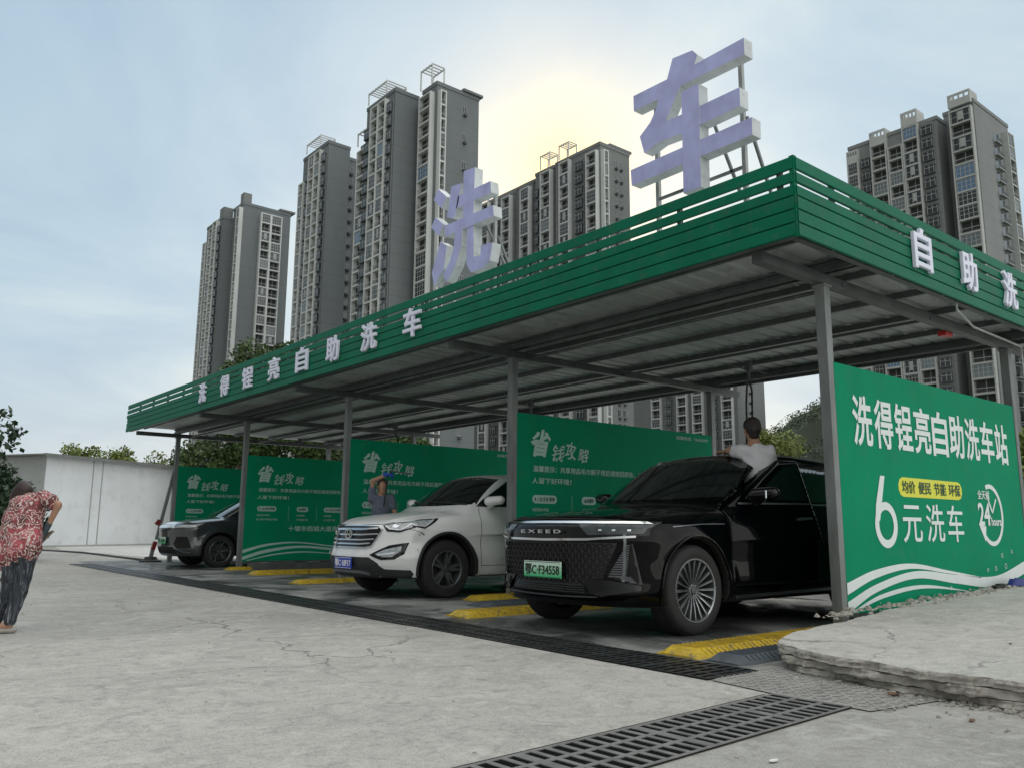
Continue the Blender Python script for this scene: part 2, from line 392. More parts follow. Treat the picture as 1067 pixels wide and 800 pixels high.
    if wet:
        wn = noise(nt, P, .8, 6, .6, 1.0)
        wm = mth(nt, 'MULTIPLY', mth(nt, 'SUBTRACT', wn, .60 - wet * .3, True), 7, True)
        c = mixc(nt, mth(nt, 'MULTIPLY', wm, .85), c, dark)
        pm = mth(nt, 'MULTIPLY', mth(nt, 'SUBTRACT', wn, .64 - wet * .2, True), 9, True)
        rough = mth(nt, 'SUBTRACT', rough, mth(nt, 'ADD', mth(nt, 'MULTIPLY', wm, .30), mth(nt, 'MULTIPLY', pm, .32)))
        h = mth(nt, 'MULTIPLY', h, mth(nt, 'SUBTRACT', 1.05, pm))
    lk(nt, c, b.inputs['Base Color']); lk(nt, rough, b.inputs['Roughness'])
    bp = nd(nt, 'ShaderNodeBump'); bp.inputs['Strength'].default_value = .35; bp.inputs['Distance'].default_value = .012
    lk(nt, h, bp.inputs['Height']); lk(nt, bp.outputs[0], b.inputs['Normal'])
    MATS[name] = m
concrete('yard_concrete', (.335, .328, .305))
concrete('near_concrete', (.385, .375, .345))
concrete('bay_concrete', (.23, .235, .225), wet=.68, dark=(.035, .038, .04))
concrete('slab_concrete', (.43, .42, .39), cracks=True)
mat('slab_side', (.36, .345, .31), .85, var=.3, scale=7, dirt=.9, bump=1.0, bscale=22)
concrete('plate_concrete', (.27, .265, .25), cracks=False)
mat('far_earth', (.10, .11, .07), .9, var=.3, scale=.2)
def sheet(name, poly, z, m, kind='structure'):
    b = MB(); b.add([(x, y, z) for x, y in poly], [tuple(range(len(poly)))])
    return tag(b.build(name, m), kind=kind)
sheet('ground', [(-1500, -1500), (2500, -1500), (2500, 2500), (-1500, 2500)], -.012, 'far_earth')
sheet('concrete_yard', [(-60, -60), (60, -60), (60, 75), (-60, 75)], 0, 'yard_concrete')
sheet('wash_bay_floor', [(4.72, 3.32), (13.2, 3.32), (13.2, 23.2), (5.15, 23.2), (5.0, 18), (4.84, 9), (4.78, 5.5)], .004, 'bay_concrete')

sheet('concrete_panel', [(-8, 7.2), (1.2, 7.36), (3.75, 7.5), (4.28, 6.6), (4.16, 3.3), (4.10, 2.785), (2.0, 2.68), (-.6, 2.56), (-8, 2.4)], .004, 'near_concrete')
# drain channel in front of the bays and the wide grate by the slab
def grate(name, label, A, B, wdt, rows, m, slot=.050, pitch=.078, group=None, mods=.5):
    """grate strip from A to B (its left edge), width wdt to the right; slots run across each row"""
    A = Vector((*A, 0)); B = Vector((*B, 0)); L = (B - A).length; d = (B - A).normalized(); s = Vector((d.y, -d.x, 0))
    M = Matrix(((d.x, s.x, 0, A.x), (d.y, s.y, 0, A.y), (0, 0, 1, 0), (0, 0, 0, 1)))
    root = empty(name, tuple(A), 0, label, 'drain grate', group)
    pit = MB(); pit.box((0, .0, .005), (L, wdt, .0075), 0, M)  # flat black sheet paints the shade of a deep channel under the slots
    pit.build('channel', 'hole_shade_black', root, rel=A)
    g = MB(); z0, z1 = .0085, .0125; rw = wdt / rows; e = .028
    g.box((0, 0, z0), (L, e * .55, z1), 0, M); g.box((0, wdt - e * .55, z0), (L, wdt, z1), 0, M)
    for r in range(1, rows): g.box((0, r * rw - e * .45, z0), (L, r * rw + e * .45, z1), 0, M)
    n = int(L / pitch)
    for r in range(rows):
        y0 = r * rw + (e * .55 if r == 0 else e * .45); y1 = (r + 1) * rw - (e * .55 if r == rows - 1 else e * .45)
        for i in range(n + 1):
            x = i * pitch; wd = pitch - slot
            if i % int(mods / pitch) == 0: x -= .012; wd += .024
            g.box((max(x, 0), y0, z0), (min(x + wd, L), y1, z1), 0, M)
    g.build('grate', m, root, rel=A); return root
grate('drain_grate', 'wide three row cast iron grate set in the dry concrete in the foreground', (-.6, 2.52), (4.11, 2.742), .44, 3, 'cast_iron', mods=.702)
grate('drain_grate', 'long wet dark grate running along the front of the wash bays', (4.19, 3.24), (4.62, 21.6), .50, 3, 'cast_iron_wet', mods=.546)
# worn chequer plate between the two grates
b = MB(); b.add([(x, y, .006) for x, y in [(4.12, 2.2), (5.3, 2.0), (5.3, 3.30), (4.72, 3.32), (4.20, 3.22), (4.13, 2.75)]], [tuple(range(6))])
o = b.build('checker_plate', 'plate_concrete'); tag(o, kind='structure')
b = MB()
for i in range(16):
    for j in range(20):
        x = 4.2 + i * .06; y = 2.15 + j * .057
        if x < 4.3 and y > 3.1: continue
        a = .6 if (i + j) % 2 else -.9
        b.bar((x - .02 * math.cos(a), y - .02 * math.sin(a), .008), (x + .02 * math.cos(a), y + .02 * math.sin(a), .008), .011, .006)
b.build('checker_tread', 'plate_concrete'); tag(bpy.data.objects['checker_tread'], kind='structure')

# raised broken slab on the right: three cast layers
def wob(p, a, s): return (p[0] + a * math.sin(p[0] * s + p[1] * 3.1), p[1] + a * math.cos(p[1] * s * 1.3 + p[0] * 2.3))
root = empty('concrete_slab', (5.5, 2.6, 0), 0, 'raised pale concrete slab with three crumbling layered edges on the right', 'slab')
edge = [(5.10, 3.33), (4.90, 3.17), (4.80, 2.98), (4.75, 2.65), (4.68, 2.3), (4.67, 1.95), (4.70, 1.5), (5.0, .6), (5.6, -.8), (14, -.8), (14, 3.8), (9.6, 3.80), (8.9, 3.76), (7.2, 3.62), (6.3, 3.50), (5.5, 3.46)]
def dens(poly, st=.07):
    out = []
    for i in range(len(poly)):
        a, c = Vector(poly[i]), Vector(poly[(i + 1) % len(poly)]); n = max(1, int((c - a).length / st)) if max(a.x, c.x) < 11 else 4
        out += [tuple(a.lerp(c, k / n)) for k in range(n)]
    return out
ed = dens(edge, .035)
for li, (z0, z1, ins) in enumerate([(0, .048, .022), (.048, .098, .004), (.098, .152, -.008)]):
    b = MB(); n = len(ed); rr = random.Random(li)
    cen = Vector((8, 2.2)); off = [ins + .018 * math.sin(i * .37 + li * 2) + rr.uniform(-.012, .012) for i in range(n)]
    ring = lambda dz, sh, z: [((Vector(p) + (cen - Vector(p)).normalized() * (off[i] + sh)).x, (Vector(p) + (cen - Vector(p)).normalized() * (off[i] + sh)).y, z + (0.028 * ((Vector(p) + (cen - Vector(p)).normalized() * (off[i] + sh)).x - 4.8) if z > .15 else rr.uniform(-.004, .004))) for i, p in enumerate(ed)]
    R0 = ring(0, .012, z0 + (0 if li == 0 else .004)); mz = [ring(0, rr.uniform(-.006, .004) + .002, z0 + (z1 - z0) * q) for q in (.12, .35, .65, .88)]; R3 = ring(0, .010, z1)
    mz = [[(x + .005 * math.sin(y * 23 + z * 90 + li) * math.cos(x * 19 - z * 60) + rr.gauss(0, .0022), y + .004 * math.sin(x * 31 + z * 70) + rr.gauss(0, .0022), z + rr.gauss(0, .0012)) for x, y, z in m_] for m_ in mz]
    vs = R0 + sum(mz, []) + R3; fs = []
    for k in range(5):
        for i in range(n): fs.append((k * n + i, k * n + (i + 1) % n, (k + 1) * n + (i + 1) % n, (k + 1) * n + i))
    if li < 2: fs.append(tuple(5 * n + i for i in range(n))[::-1])
    b.add(vs, fs); b.build(['bottom_layer', 'middle_layer', 'top_layer'][li], 'slab_side', root, rel=root.location)
    if li == 2:
        c = MB(); c.add([(x, y, z + .0) for x, y, z in R3], [tuple(range(n))]); c.build('slab_surface', 'slab_concrete', root, rel=root.location)
# rubble along the slab edge and at the foot of the panel
def stones(name, spots, m, kind='stuff'):
    b = MB()
    for (x, y, z, r) in spots:
        h = [(math.cos(t + random.random()) * r * random.uniform(.6, 1.2), math.sin(t + random.random() * .5) * r * random.uniform(.6, 1.2)) for t in [i * 1.05 for i in range(6)]]
        k = len(b.v); hh = r * random.uniform(.5, .9)
        b.add([(x + a, y + c, z) for a, c in h] + [(x + a * .6, y + c * .6, z + hh) for a, c in h], [tuple(range(6, 12))] + [(i, (i + 1) % 6, (i + 1) % 6 + 6, i + 6) for i in range(6)])
    o = b.build(name, m); tag(o, kind=kind); return o
sp = []
for i in range(520):
    x = random.uniform(6.3, 11.2); sp.append((x, 3.72 + random.gauss(0, .07) - (x - 7) * .01, .152 + .028 * (x - 4.8), abs(random.gauss(0, .012)) + .004))
for i in range(420):
    t = random.random() ** .8; y = 3.15 - t * 1.9; x = 4.80 - .12 * t - abs(random.gauss(0, .07))
    sp.append((x, y, .004, abs(random.gauss(0, .009)) + .003))
for i in range(160): sp.append((random.uniform(4.2, 5.0), random.uniform(2.2, 3.2), .008, random.uniform(.003, .009)))
for i in range(260): sp.append((random.uniform(1.0, 6.0) if i % 3 else random.uniform(-2, 5), random.uniform(2.0, 14), .002, abs(random.gauss(0, .005)) + .0025))
for i in range(150): sp.append((random.uniform(4.0, 6.5), random.uniform(.8, 2.2), .002, abs(random.gauss(0, .005)) + .002))
sp = [q for q in sp if not (4.7 < q[0] and q[1] < 3.3 and q[2] < .01)]
stones('gravel', sp, 'slab_side')
# ------------------------------------------------------------------ canopy of the wash
XF, Y0, YE, ZB, ZT = 5.837, 3.488, 22.45, 3.214, 3.895
XP, XR = 6.984, 11.25
PY = [3.947, 8.458, 12.969, 17.48, 21.99]
canopy = empty('wash_canopy', (XP, 12.97, 0), 0, 'long steel canopy roof on posts with a green slatted fascia over the wash bays', 'canopy'); CL = canopy.location
pitch = (ZT - ZB) / 6
for i in range(6):
    z0 = ZB + i * pitch + .004; z1 = z0 + pitch - (.028 if i in (3, 4) else .008)
    pr = [(0, z0), (-.020, z0 + .001), (-.024, z0 + .005), (-.024, z1 - .005), (-.020, z1 - .001), (0, z1)]
    b = MB(); b.prism([(p[0], p[1]) for p in pr], (XF, Y0, 0), (1, 0, 0), (0, 0, 1), (0, YE - Y0 - (.03 * (i % 3)), 0))
    b.build('fascia_board', 'board_green', canopy, rel=CL)
    b = MB(); b.prism([(p[0], p[1]) for p in pr], (XF + .006, Y0, 0), (0, 1, 0), (0, 0, 1), (7.0, 0, 0))
    b.build('fascia_board', 'board_green', canopy, rel=CL)
b = MB()
b.box((XF - .012, Y0 - .012, ZB), (XF + .03, Y0 + .03, ZT + .01)); b.build('corner_trim', 'board_green', canopy, rel=CL)
b = MB(); b.box((XF + .046, Y0 + .06, ZB + .11), (XF + .052, YE - .06, ZB + .40)); b.box((XF + .06, Y0 + .046, ZB + .11), (12.7, Y0 + .052, ZB + .40)); b.build('backing_sheet', 'board_green', canopy, rel=CL)
b = MB()
y = Y0 + .12
while y < YE: b.box((XF + .002, y, ZB + .02), (XF + .042, y + .04, ZT - .03)); y += 1.05
x = XF + .6
while x < 12.6: b.box((x, Y0 + .002, ZB + .02), (x + .04, Y0 + .042, ZT - .03)); x += 1.05
b.box((XF + .044, Y0 + .05, ZB + .02), (XF + .11, YE - .05, ZB + .10)); b.box((XF + .12, Y0 + .044, ZB + .02), (12.7, Y0 + .11, ZB + .10))
b.build('fascia_frame', 'steel_dark', canopy, rel=CL)
# roof sheet, ribs running front to back
mat('roof_sheet', (.46, .49, .485), .5, metal=.2, var=.2, scale=1.3, dirt=.5)
b = MB(); zr = 3.40; prof = []
y = Y0 + .12
while y < YE - .15:
    prof += [(y, 0), (y + .17, 0), (y + .19, .035), (y + .225, .035)]; y += .245
xs = [XF + .13, 8.2, 10.1, 12.1]; n = len(prof)
for x in xs:
    for (yy, dz) in prof: b.v.append((x, yy, zr - .02 + dz - .006 * (x - XF)))
for k in range(len(xs) - 1):
    for i in range(n - 1): b.f.append((k * n + i, k * n + i + 1, (k + 1) * n + i + 1, (k + 1) * n + i)); b.m.append(0)
roof = b.build('roof_sheet', 'roof_sheet', canopy, rel=CL); md = roof.modifiers.new('s', 'SOLIDIFY'); md.thickness = .004; md.offset = 1
# purlins along the canopy, rafters across, posts
for x in [XF + .35, 7.55, 8.55, 9.5, 10.45, 11.75]:
    b = MB(); z = zr - .03 - .006 * (x - XF)
    b.box((x, Y0 + .13, z - .055), (x + .006, YE - .2, z)); b.box((x, Y0 + .13, z - .06), (x + .04, YE - .2, z - .054)); b.box((x - .002, Y0 + .13, z - .002), (x + .05, YE - .2, z + .004))
    b.build('purlin', 'steel_dark', canopy, rel=CL)
for x in (XP - .04, XR - .04):
    b = MB(); b.box((x, Y0 + .12, 3.235), (x + .10, YE - .18, 3.262 + .02)); b.box((x + .03, Y0 + .12, 3.10 + .135), (x + .07, YE - .18, 3.33)); b.box((x, Y0 + .12, 3.333), (x + .10, YE - .18, 3.352))
    b.build('long_beam', 'steel_dark', canopy, rel=CL)
for y in PY:
    b = MB(); b.box((XF + .12, y - .05, 3.20 - .07), (12.0, y + .05, 3.225)); b.build('cross_beam', 'steel_dark', canopy, rel=CL)
    for x in (XP, XR):
        b = MB(); b.box((x - .05, y - .05, 0), (x + .05, y + .05, 3.12)); b.box((x - .09, y - .09, 0.004), (x + .09, y + .09, .014)); b.box((x - .065, y - .065, 3.105), (x + .065, y + .065, 3.128))
        b.build('post', 'galvanised', canopy, rel=CL, bevel=.004)
# water and power runs under the roof
b = MB()
b.tube([(XP + .3, Y0 + .4, 3.17), (XP + .3, YE - .5, 3.17)], .022); b.tube([(9.1, Y0 + .4, 3.15), (9.1, YE - .5, 3.15)], .018)
b.build('pipe_run', 'steel_dark', canopy, rel=CL)
b = MB()
b.tube([(8.90, 3.55, 3.42), (8.93, 3.55, 3.20), (8.96, 3.56, 3.16), (9.6, 3.66, 3.10), (11.2, 3.74, 3.12), (11.36, 3.80, 3.06), (11.37, 3.80, 2.2), (11.40, 3.79, .4)], .013)
b.tube([(11.3, 3.76, 3.115), (12.6, 3.62, 3.02)], .02)
b.build('downpipe', 'steel_pale', canopy, rel=CL)
# hose arms with hanging black hoses
def hose_arm(x, y, label, drop, sw):
    r = empty('hose_arm', (x, y, 3.12), 0, label, 'hose arm', 'hose arms under the canopy roof'); L = Vector((x, y, 3.12))
    b = MB(); b.box((x - .04, y - .04, 3.0), (x + .04, y + .04, 3.125)); b.tube([(x, y, 3.0), (x, y, 2.86)], .022, 12); b.tube([(x - .3, y + .05, 3.03), (x + .35, y - .05, 3.0)], .011); b.build('swivel', 'steel_dark', r, rel=L)
    b = MB(); p = [(x, y, 2.88), (x + .12, y + .12, 2.80), (x + .5 * sw, y + .45 * sw, 2.62), (x + sw, y + .8 * sw, 2.42)]
    b.tube(p, .014); b.build('boom', 'steel_dark', r, rel=L)
    b = MB(); q = Vector(p[-1]); b.tube([q, q + Vector((.02, .03, -.10)), q + Vector((.02, .03, -.6)), q + Vector((.05, 0, -drop))], .014)
    q = Vector((x, y, 2.9)); b.tube([q, q + Vector((.1, .03, -.15)), q + Vector((.22, .12, -.45)), q + Vector((.22, .16, -.5 - drop * .5))], .013); b.build('hose', 'rubber', r, rel=L); return r
hose_arm(9.5, 6.5, 'hose arm with two hanging black hoses above the black car', 1.1, .55)
hose_arm(9.5, 11.0, 'hose arm with black hose hanging above the white car', 1.0, .5)
hose_arm(9.5, 15.5, 'hose arm with black hose hanging above the empty bay', .9, .5)
hose_arm(9.4, 20.0, 'hose arm with black hose hanging above the dark grey car', .9, .5)
o = MB(); o.box((9.72, 4.0, 3.09), (9.90, 4.10, 3.15)); mat('red_plastic', (.45, .02, .02), .4); o = o.build('alarm_lamp', 'red_plastic', bevel=.01); tag(o, 'small red alarm lamp box fixed under the canopy roof', 'alarm lamp')
# low block added behind the bays to darken the gaps under the panels
mat('dark_wall', (.10, .105, .10), .8, var=.3, scale=3, dirt=.4)
b = MB(); b.box((12.4, Y0, 0), (12.6, YE, .75)); o = b.build('added_dark_block', 'dark_wall'); tag(o, 'low dark block added behind the wash bays to darken the gaps under the panels', 'wall')

# ------------------------------------------------------------------ fascia lettering
CH = '洗得锃亮自助洗车'
py = [12.57, 11.68, 10.85, 10.0, 9.19, 8.41, 7.60, 6.76]
wd = [.31, .34, .38, .36, .35, .32, .36, .35]
words = ['first', 'second', 'third', 'fourth', 'fifth', 'sixth', 'seventh', 'eighth']
for i, c in enumerate(CH):
    y = py[i] * 1.3474; w = wd[i] * 1.22
    b = MB(); text_into(b, c, (XF - .036, y + w / 2, 3.352), (0, -1, 0), (0, 0, 1), w, .40, thick=.04, bold=.022, embed=0.2)
    o = b.build('sign_letter', 'letter_white'); tag(o, 'white character %s, %s from the left on the long front fascia' % (c, words[i]), 'sign letter', 'white characters on the canopy fascia')
for i, (c, xc_) in enumerate(zip('自助洗车', [7.97, 9.03, 10.11, 11.2])):
    b = MB(); w = .37; text_into(b, c, (xc_ - w / 2, Y0 - .036, 3.352), (1, 0, 0), (0, 0, 1), w, .42, thick=.04, bold=.022, embed=.2)
    if i == 3: continue
    o = b.build('sign_letter', 'letter_white'); tag(o, 'white character %s, %s on the short right side fascia' % (c, words[i]), 'sign letter', 'white characters on the canopy fascia')

# ------------------------------------------------------------------ big roof characters (outlines in the plane x = 6.1)
cheA = [(5.436, 5.343), (4.985, 5.335), (4.907, 5.528), (4.663, 5.502), (4.604, 5.425), (4.645, 5.34), (4.074, 5.353), (4.074, 5.184), (4.822, 5.192), (5.02, 4.895), (4.803, 4.887), (4.143, 4.887), (4.144, 4.704), (4.81, 4.69), (5.097, 4.707), (5.305, 4.66), (5.36, 4.86), (5.217, 4.96), (5.133, 5.077), (5.10, 5.172), (5.434, 5.172)]
cheB = [(5.489, 4.535), (4.023, 4.543), (4.026, 4.375), (5.478, 4.364)]
cheC = [(4.801, 5.115), (4.591, 5.115), (4.603, 4.065), (4.811, 4.065)]
d1 = [(9.106, 5.329), (9.001, 5.459), (8.803, 5.287), (8.909, 5.147)]
d2 = [(9.173, 4.958), (9.067, 5.073), (8.869, 4.912), (8.995, 4.788)]
d3 = [(8.932, 4.687), (8.779, 4.594), (8.838, 4.286), (9.056, 4.091), (9.117, 4.294)]
sl_ = [(8.721, 5.412), (8.486, 5.38), (8.558, 5.111), (8.636, 4.93), (8.813, 5.006), (8.76, 5.161)]
h1 = [(8.56, 5.218), (7.862, 5.205), (7.842, 5.045), (8.60, 5.06)]
h2 = [(8.848, 4.883), (7.787, 4.857), (7.768, 4.71), (8.815, 4.725)]
vv = [(8.434, 5.526), (8.185, 5.50), (8.205, 4.79), (8.424, 4.79)]
lg = [(8.581, 4.78), (8.419, 4.78), (8.442, 4.498), (8.558, 4.264), (8.742, 4.074), (8.851, 4.196), (8.693, 4.344), (8.604, 4.529)]
rg = [(8.338, 4.78), (8.205, 4.78), (8.189, 4.286), (8.052, 4.273), (8.037, 4.398), (7.803, 4.378), (7.853, 4.155), (7.995, 4.095), (8.242, 4.095), (8.345, 4.222)]
def roof_char(label, strokes, posts, brace):
    yc = sum(p[0] for p in strokes[0]) / len(strokes[0]); L = Vector((6.25, yc, 3.4))
    r = empty('roof_character', L, 0, label, 'roof letter', 'giant characters standing on the canopy roof')
    body = MB()
    for k, s in enumerate(strokes):
        x0 = 6.10 - .006 * (k % 4) ; body.prism(s, (x0, 0, 0), (0, 1, 0), (0, 0, 1), (.13 + .004 * (k % 3), 0, 0), 0)
    o = body.build('character_body', ['big_letter_face', 'big_letter_side'], r, rel=L)
    for p in o.data.polygons: p.material_index = 0 if p.normal.x < -.9 else 1
    for y, zt in posts: b = MB(); b.box((6.26, y - .02, 3.40), (6.30, y + .02, zt)); b.build('support_post', 'steel_pale', r, rel=L)
    b = MB()
    y, zt = posts[1]; b.bar((6.31, y - .02, zt - .55), (6.9, y - .06, 3.41), .026, .026)
    for (a, c) in brace: b.bar((6.28, *a), (6.28, *c), .026, .026)
    b.build('brace', 'galvanised', r, rel=L)
roof_char('giant pale lilac character 车 standing nearest the roof corner', [cheA, cheB, cheC], [(5.28, 5.25), (4.24, 5.25)], [((4.60, 4.85), (4.30, 3.95)), ((5.28, 4.2), (4.24, 4.2))])
roof_char('giant pale lilac character 洗 standing further along the canopy roof', [h1, vv, h2, d1, sl_, d2, d3, lg, rg], [(8.86, 4.95), (7.98, 5.1)], [((8.2, 4.8), (7.7, 4.0)), ((8.95, 4.9), (8.0, 4.9)), ((8.95, 5.2), (8.0, 5.12))])

# ------------------------------------------------------------------ printed panels between the bays
PW, PZ0, PZ1 = 4.15, .165, 2.40
def wave_bands(b, bands, y, mi):
    from_ = lambda pts, x: None
    for pts in bands:
        xs_ = np.linspace(pts[0][0], pts[-1][0], 40); px = [p[0] for p in pts]
        def sm(vals):
            # smooth interpolation through the knots
            out = []
            for x in xs_:
                i = min(max(np.searchsorted(px, x) - 1, 0), len(px) - 2); t = (x - px[i]) / (px[i + 1] - px[i])
                def tan(j):
                    if j == 0 or j == len(px) - 1: a, c = max(j - 1, 0), min(j + 1, len(px) - 1)
                    else: a, c = j - 1, j + 1
                    return (vals[c] - vals[a]) / (px[c] - px[a])
                h = px[i + 1] - px[i]; t2, t3 = t * t, t ** 3
                out.append((2 * t3 - 3 * t2 + 1) * vals[i] + (t3 - 2 * t2 + t) * h * tan(i) + (-2 * t3 + 3 * t2) * vals[i + 1] + (t3 - t2) * h * tan(i + 1))
            return out
        lo = sm([p[1] for p in pts]); hi = sm([p[2] for p in pts]); k = len(xs_)
        b.add([(x, y, z) for x, z in zip(xs_, lo)] + [(x, y, max(h_, l_ + .002)) for x, h_, l_ in zip(xs_, hi, lo)], [(i, i + 1, k + i + 1, k + i) for i in range(k - 1)], mi)
def pill(b, x0, x1, z0, z1, y, mi, n=8):
    r = (z1 - z0) / 2; c = (z0 + z1) / 2; pts = [(x1 - r + r * math.sin(t), c - r * math.cos(t)) for t in np.linspace(0, math.pi, n)] + [(x0 + r - r * math.sin(t), c + r * math.cos(t)) for t in np.linspace(0, math.pi, n)]
    b.prism(pts, (0, y, 0), (1, 0, 0), (0, 0, 1), (0, .0012, 0), mi)
def line_text(b, s, x, z, h, mi, bold=.012, w=None):
    text_into(b, s, (x, -.0265, z), (1, 0, 0), (0, 0, 1), w or 1, h, thick=.003, bold=bold, mi=mi, keep=w is None)
def panel_base(root):
    b = MB(); b.box((0, -.022, PZ0), (PW, .022, PZ1)); b.build('board', 'panel_green', root)
    b = MB(); b.box((-.012, -.018, PZ0 - .03), (PW + .01, .018, PZ0 - .002)); b.box((PW + .002, -.026, PZ0 - .03), (PW + .03, .026, PZ1 + .01)); b.build('frame', 'steel_dark', root)
F_ = (1, 0, 0), (0, 0, 1)
def bay_panel():
    r = empty('bay_panel', (7.02, PY[1] - .03, 0)); panel_base(r)
    b = MB()
    text_into(b, '省', (.24, -.0265, 1.84), *F_, .36, .36, .003, .030, 0, .25); text_into(b, '钱', (.62, -.0265, 1.79), *F_, .24, .22, .003, .008, 0, .3); text_into(b, '攻', (.86, -.0265, 1.82), *F_, .22, .25, .003, .010, 0, .2); text_into(b, '略', (1.10, -.0265, 1.80), *F_, .23, .20, .003, .007, 0, .35)
    b.v = [(x + .010 * math.sin(z * 47 + x * 9), y, z + .009 * math.sin(x * 38 + z * 13)) for x, y, z in b.v]
    b.build('headline', 'print_pale', r)
    b = MB()
    line_text(b, '温馨提示：共享用品毛巾刷子用后请放回原处，请给后边的', .28, 1.63, .085, 0, w=2.55); line_text(b, '人留下好环境！', .26, 1.475, .08, 0, w=.72)
    for x, w, s in ((.33, .34, ''), (1.22, .2, ''), (1.90, .34, ''), (2.75, .3, '')): pass
    for x0, x1 in ((.27, .71), (1.18, 1.46), (1.84, 2.30), (2.72, 3.16)): pill(b, x0, x1, 1.215, 1.325, -.0245, 0)
    for x0, s1, s2 in ((.27, '高压清水冲洗', '由上到下冲净泥沙车身'), (1.18, '泡沫喷洒', '均匀覆盖车身'), (1.84, '毛刷擦洗', '从车顶往下刷'), (2.72, '清水冲净', '最后擦干车身')):
        line_text(b, s1, x0, 1.11, .045, 0, .004); line_text(b, s2, x0, 1.02, .045, 0, .004)
    for x in (.99, 1.66, 2.54): b.box((x, -.0245, 1.02), (x + .004, -.0232, 1.33))
    line_text(b, '十堰市西城大道洗车站', 1.0, .79, .12, 0, w=1.5); line_text(b, '加盟热线  13636207', 3.25, 2.28, .055, 0, .006, w=.8)
    b.build('small_print', 'print_pale', r)
    b = MB()
    for x, w, s in ((.31, .36, '1-2分钟'), (1.225, .19, '60秒'), (1.88, .38, '2-3分钟'), (2.76, .36, '1-2分钟')): b = MB(); text_into(b, s, (x, -.028, 1.238), *F_, w, .066, .003, .014); b.build('pill_print', 'print_dark', r)
    b = MB(); wave_bands(b, [[(0, .33, .40), (.5, .47, .52), (1.2, .535, .565), (2, .46, .485), (2.8, .385, .39)], [(0, .19, .26), (.5, .33, .40), (1.3, .43, .48), (2.2, .36, .41), (3.2, .29, .34), (4.14, .42, .50)], [(.1, .17, .185), (.7, .28, .31), (1.4, .33, .355), (2.4, .27, .275)]], -.0255, 0)
    b.build('wave_print', 'print_pale', r); return r
bp0 = bay_panel(); GP = 'green printed panels dividing the wash bays'
tag(bp0, 'green printed wash panel behind the black car', 'panel', GP)
for y, lab in ((PY[2], 'green printed wash panel behind the white car'), (PY[3], 'green printed wash panel by the empty bay, left of the white car'), (PY[4], 'farthest green printed panel behind the dark grey car')):
    c = copy_tree(bp0); c.location = (7.02, y - .03, 0); tag(c, lab, 'panel', GP)
r = empty('price_panel', (7.02, PY[0] - .03, 0), 0, 'large bright green price panel on the right with white slogan and clock', 'panel'); panel_base(r)
b = MB(); xs0 = .27
for i, c in enumerate('洗得锃亮自助洗车站'):
    text_into(b, c, (xs0 + i * .404, -.0265, 1.66), *F_, .362, .475, .003, .020)
b.build('slogan', 'print_white', r)
b = MB()
# digit six drawn as a ring with a leaning stroke
def ringp(cx_, cz, a, bb, th, y, n=40, t0=0, t1=2 * math.pi, mi=0):
    ts = np.linspace(t0, t1, n); vs = [(cx_ + a * math.cos(t), y, cz + bb * math.sin(t)) for t in ts] + [(cx_ + (a - th) * math.cos(t), y, cz + (bb - th) * math.sin(t)) for t in ts]
    b.add(vs, [(i, n + i, n + i + 1, i + 1) for i in range(n - 1)], mi)
ringp(.78, .94, .215, .215, .075, -.0262)
b.prism([(.572, .96), (.66, .98), (.80, 1.40), (.715, 1.40), (.60, 1.12)], (0, -.0275, 0), (1, 0, 0), (0, 0, 1), (0, .0012, 0))
text_into(b, '元', (1.10, -.0265, .775), *F_, .40, .36, .003, .006); text_into(b, '洗', (1.60, -.0265, .775), *F_, .40, .38, .003, .006); text_into(b, '车', (2.08, -.0265, .775), *F_, .38, .38, .003, .006)
b.build('price_print', 'print_white', r)
b = MB(); pill(b, 1.07, 2.50, 1.215, 1.405, -.0245, 0, 6); b.build('pill', 'print_yellow', r)
b = MB()
for i, s in enumerate(('均价', '便民', '节能', '环保')): b = MB(); text_into(b, s, (1.14 + i * .345, -.028, 1.25), *F_, .275, .125, .003, .012); b.build('pill_print', 'print_dark', r)
b = MB(); cx_, cz = 3.22, 1.07
ringp(cx_, cz, .33, .345, .05, -.0258, 60, -2.55, 1.9)
b.prism([(cx_ - .36, cz - .10), (cx_ - .21, cz - .30), (cx_ - .17, cz - .13)], (0, -.0262, 0), (1, 0, 0), (0, 0, 1), (0, .0012, 0))
b.prism([(cx_ + .02, cz + .02), (cx_ + .05, cz + .02), (cx_ + .17, cz + .17), (cx_ + .15, cz + .19)], (0, -.0262, 0), (1, 0, 0), (0, 0, 1), (0, .0012, 0))
b.prism([(cx_ + .01, cz + .03), (cx_ + .035, cz + .05), (cx_ - .06, cz + .2), (cx_ - .085, cz + .19)], (0, -.0274, 0), (1, 0, 0), (0, 0, 1), (0, .0012, 0))
text_into(b, '24', (cx_ - .36, -.0285, cz - .12), *F_, .32, .25, .003, .02); text_into(b, 'hours', (cx_ - .02, -.0285, cz - .12), *F_, .27, .095, .003, .02); text_into(b, '全天候', (cx_ - .34, -.0285, cz + .17), *F_, .32, .10, .003, .012)
b.build('clock_print', 'print_white', r)
b = MB(); wave_bands(b, [[(0, .33, .43), (.5, .455, .53), (1.2, .525, .575), (2, .46, .49), (2.8, .39, .40)], [(0, .175, .27), (.5, .33, .40), (1.3, .43, .50), (2.2, .35, .44), (3.2, .28, .40), (4.14, .42, .56)], [(.08, .17, .19), (.6, .27, .31), (1.4, .33, .365), (2.4, .27, .275)]], -.0255, 0)
for x, z, q in ((3.0, .47, .02), (3.22, .48, .026), (3.5, .50, .03), (3.42, .62, .026), (2.05, .31, .02), (3.7, .66, .02)): ringp(x, z, q, q, .007, -.0262, 16)
b.build('wave_print', 'print_white', r)

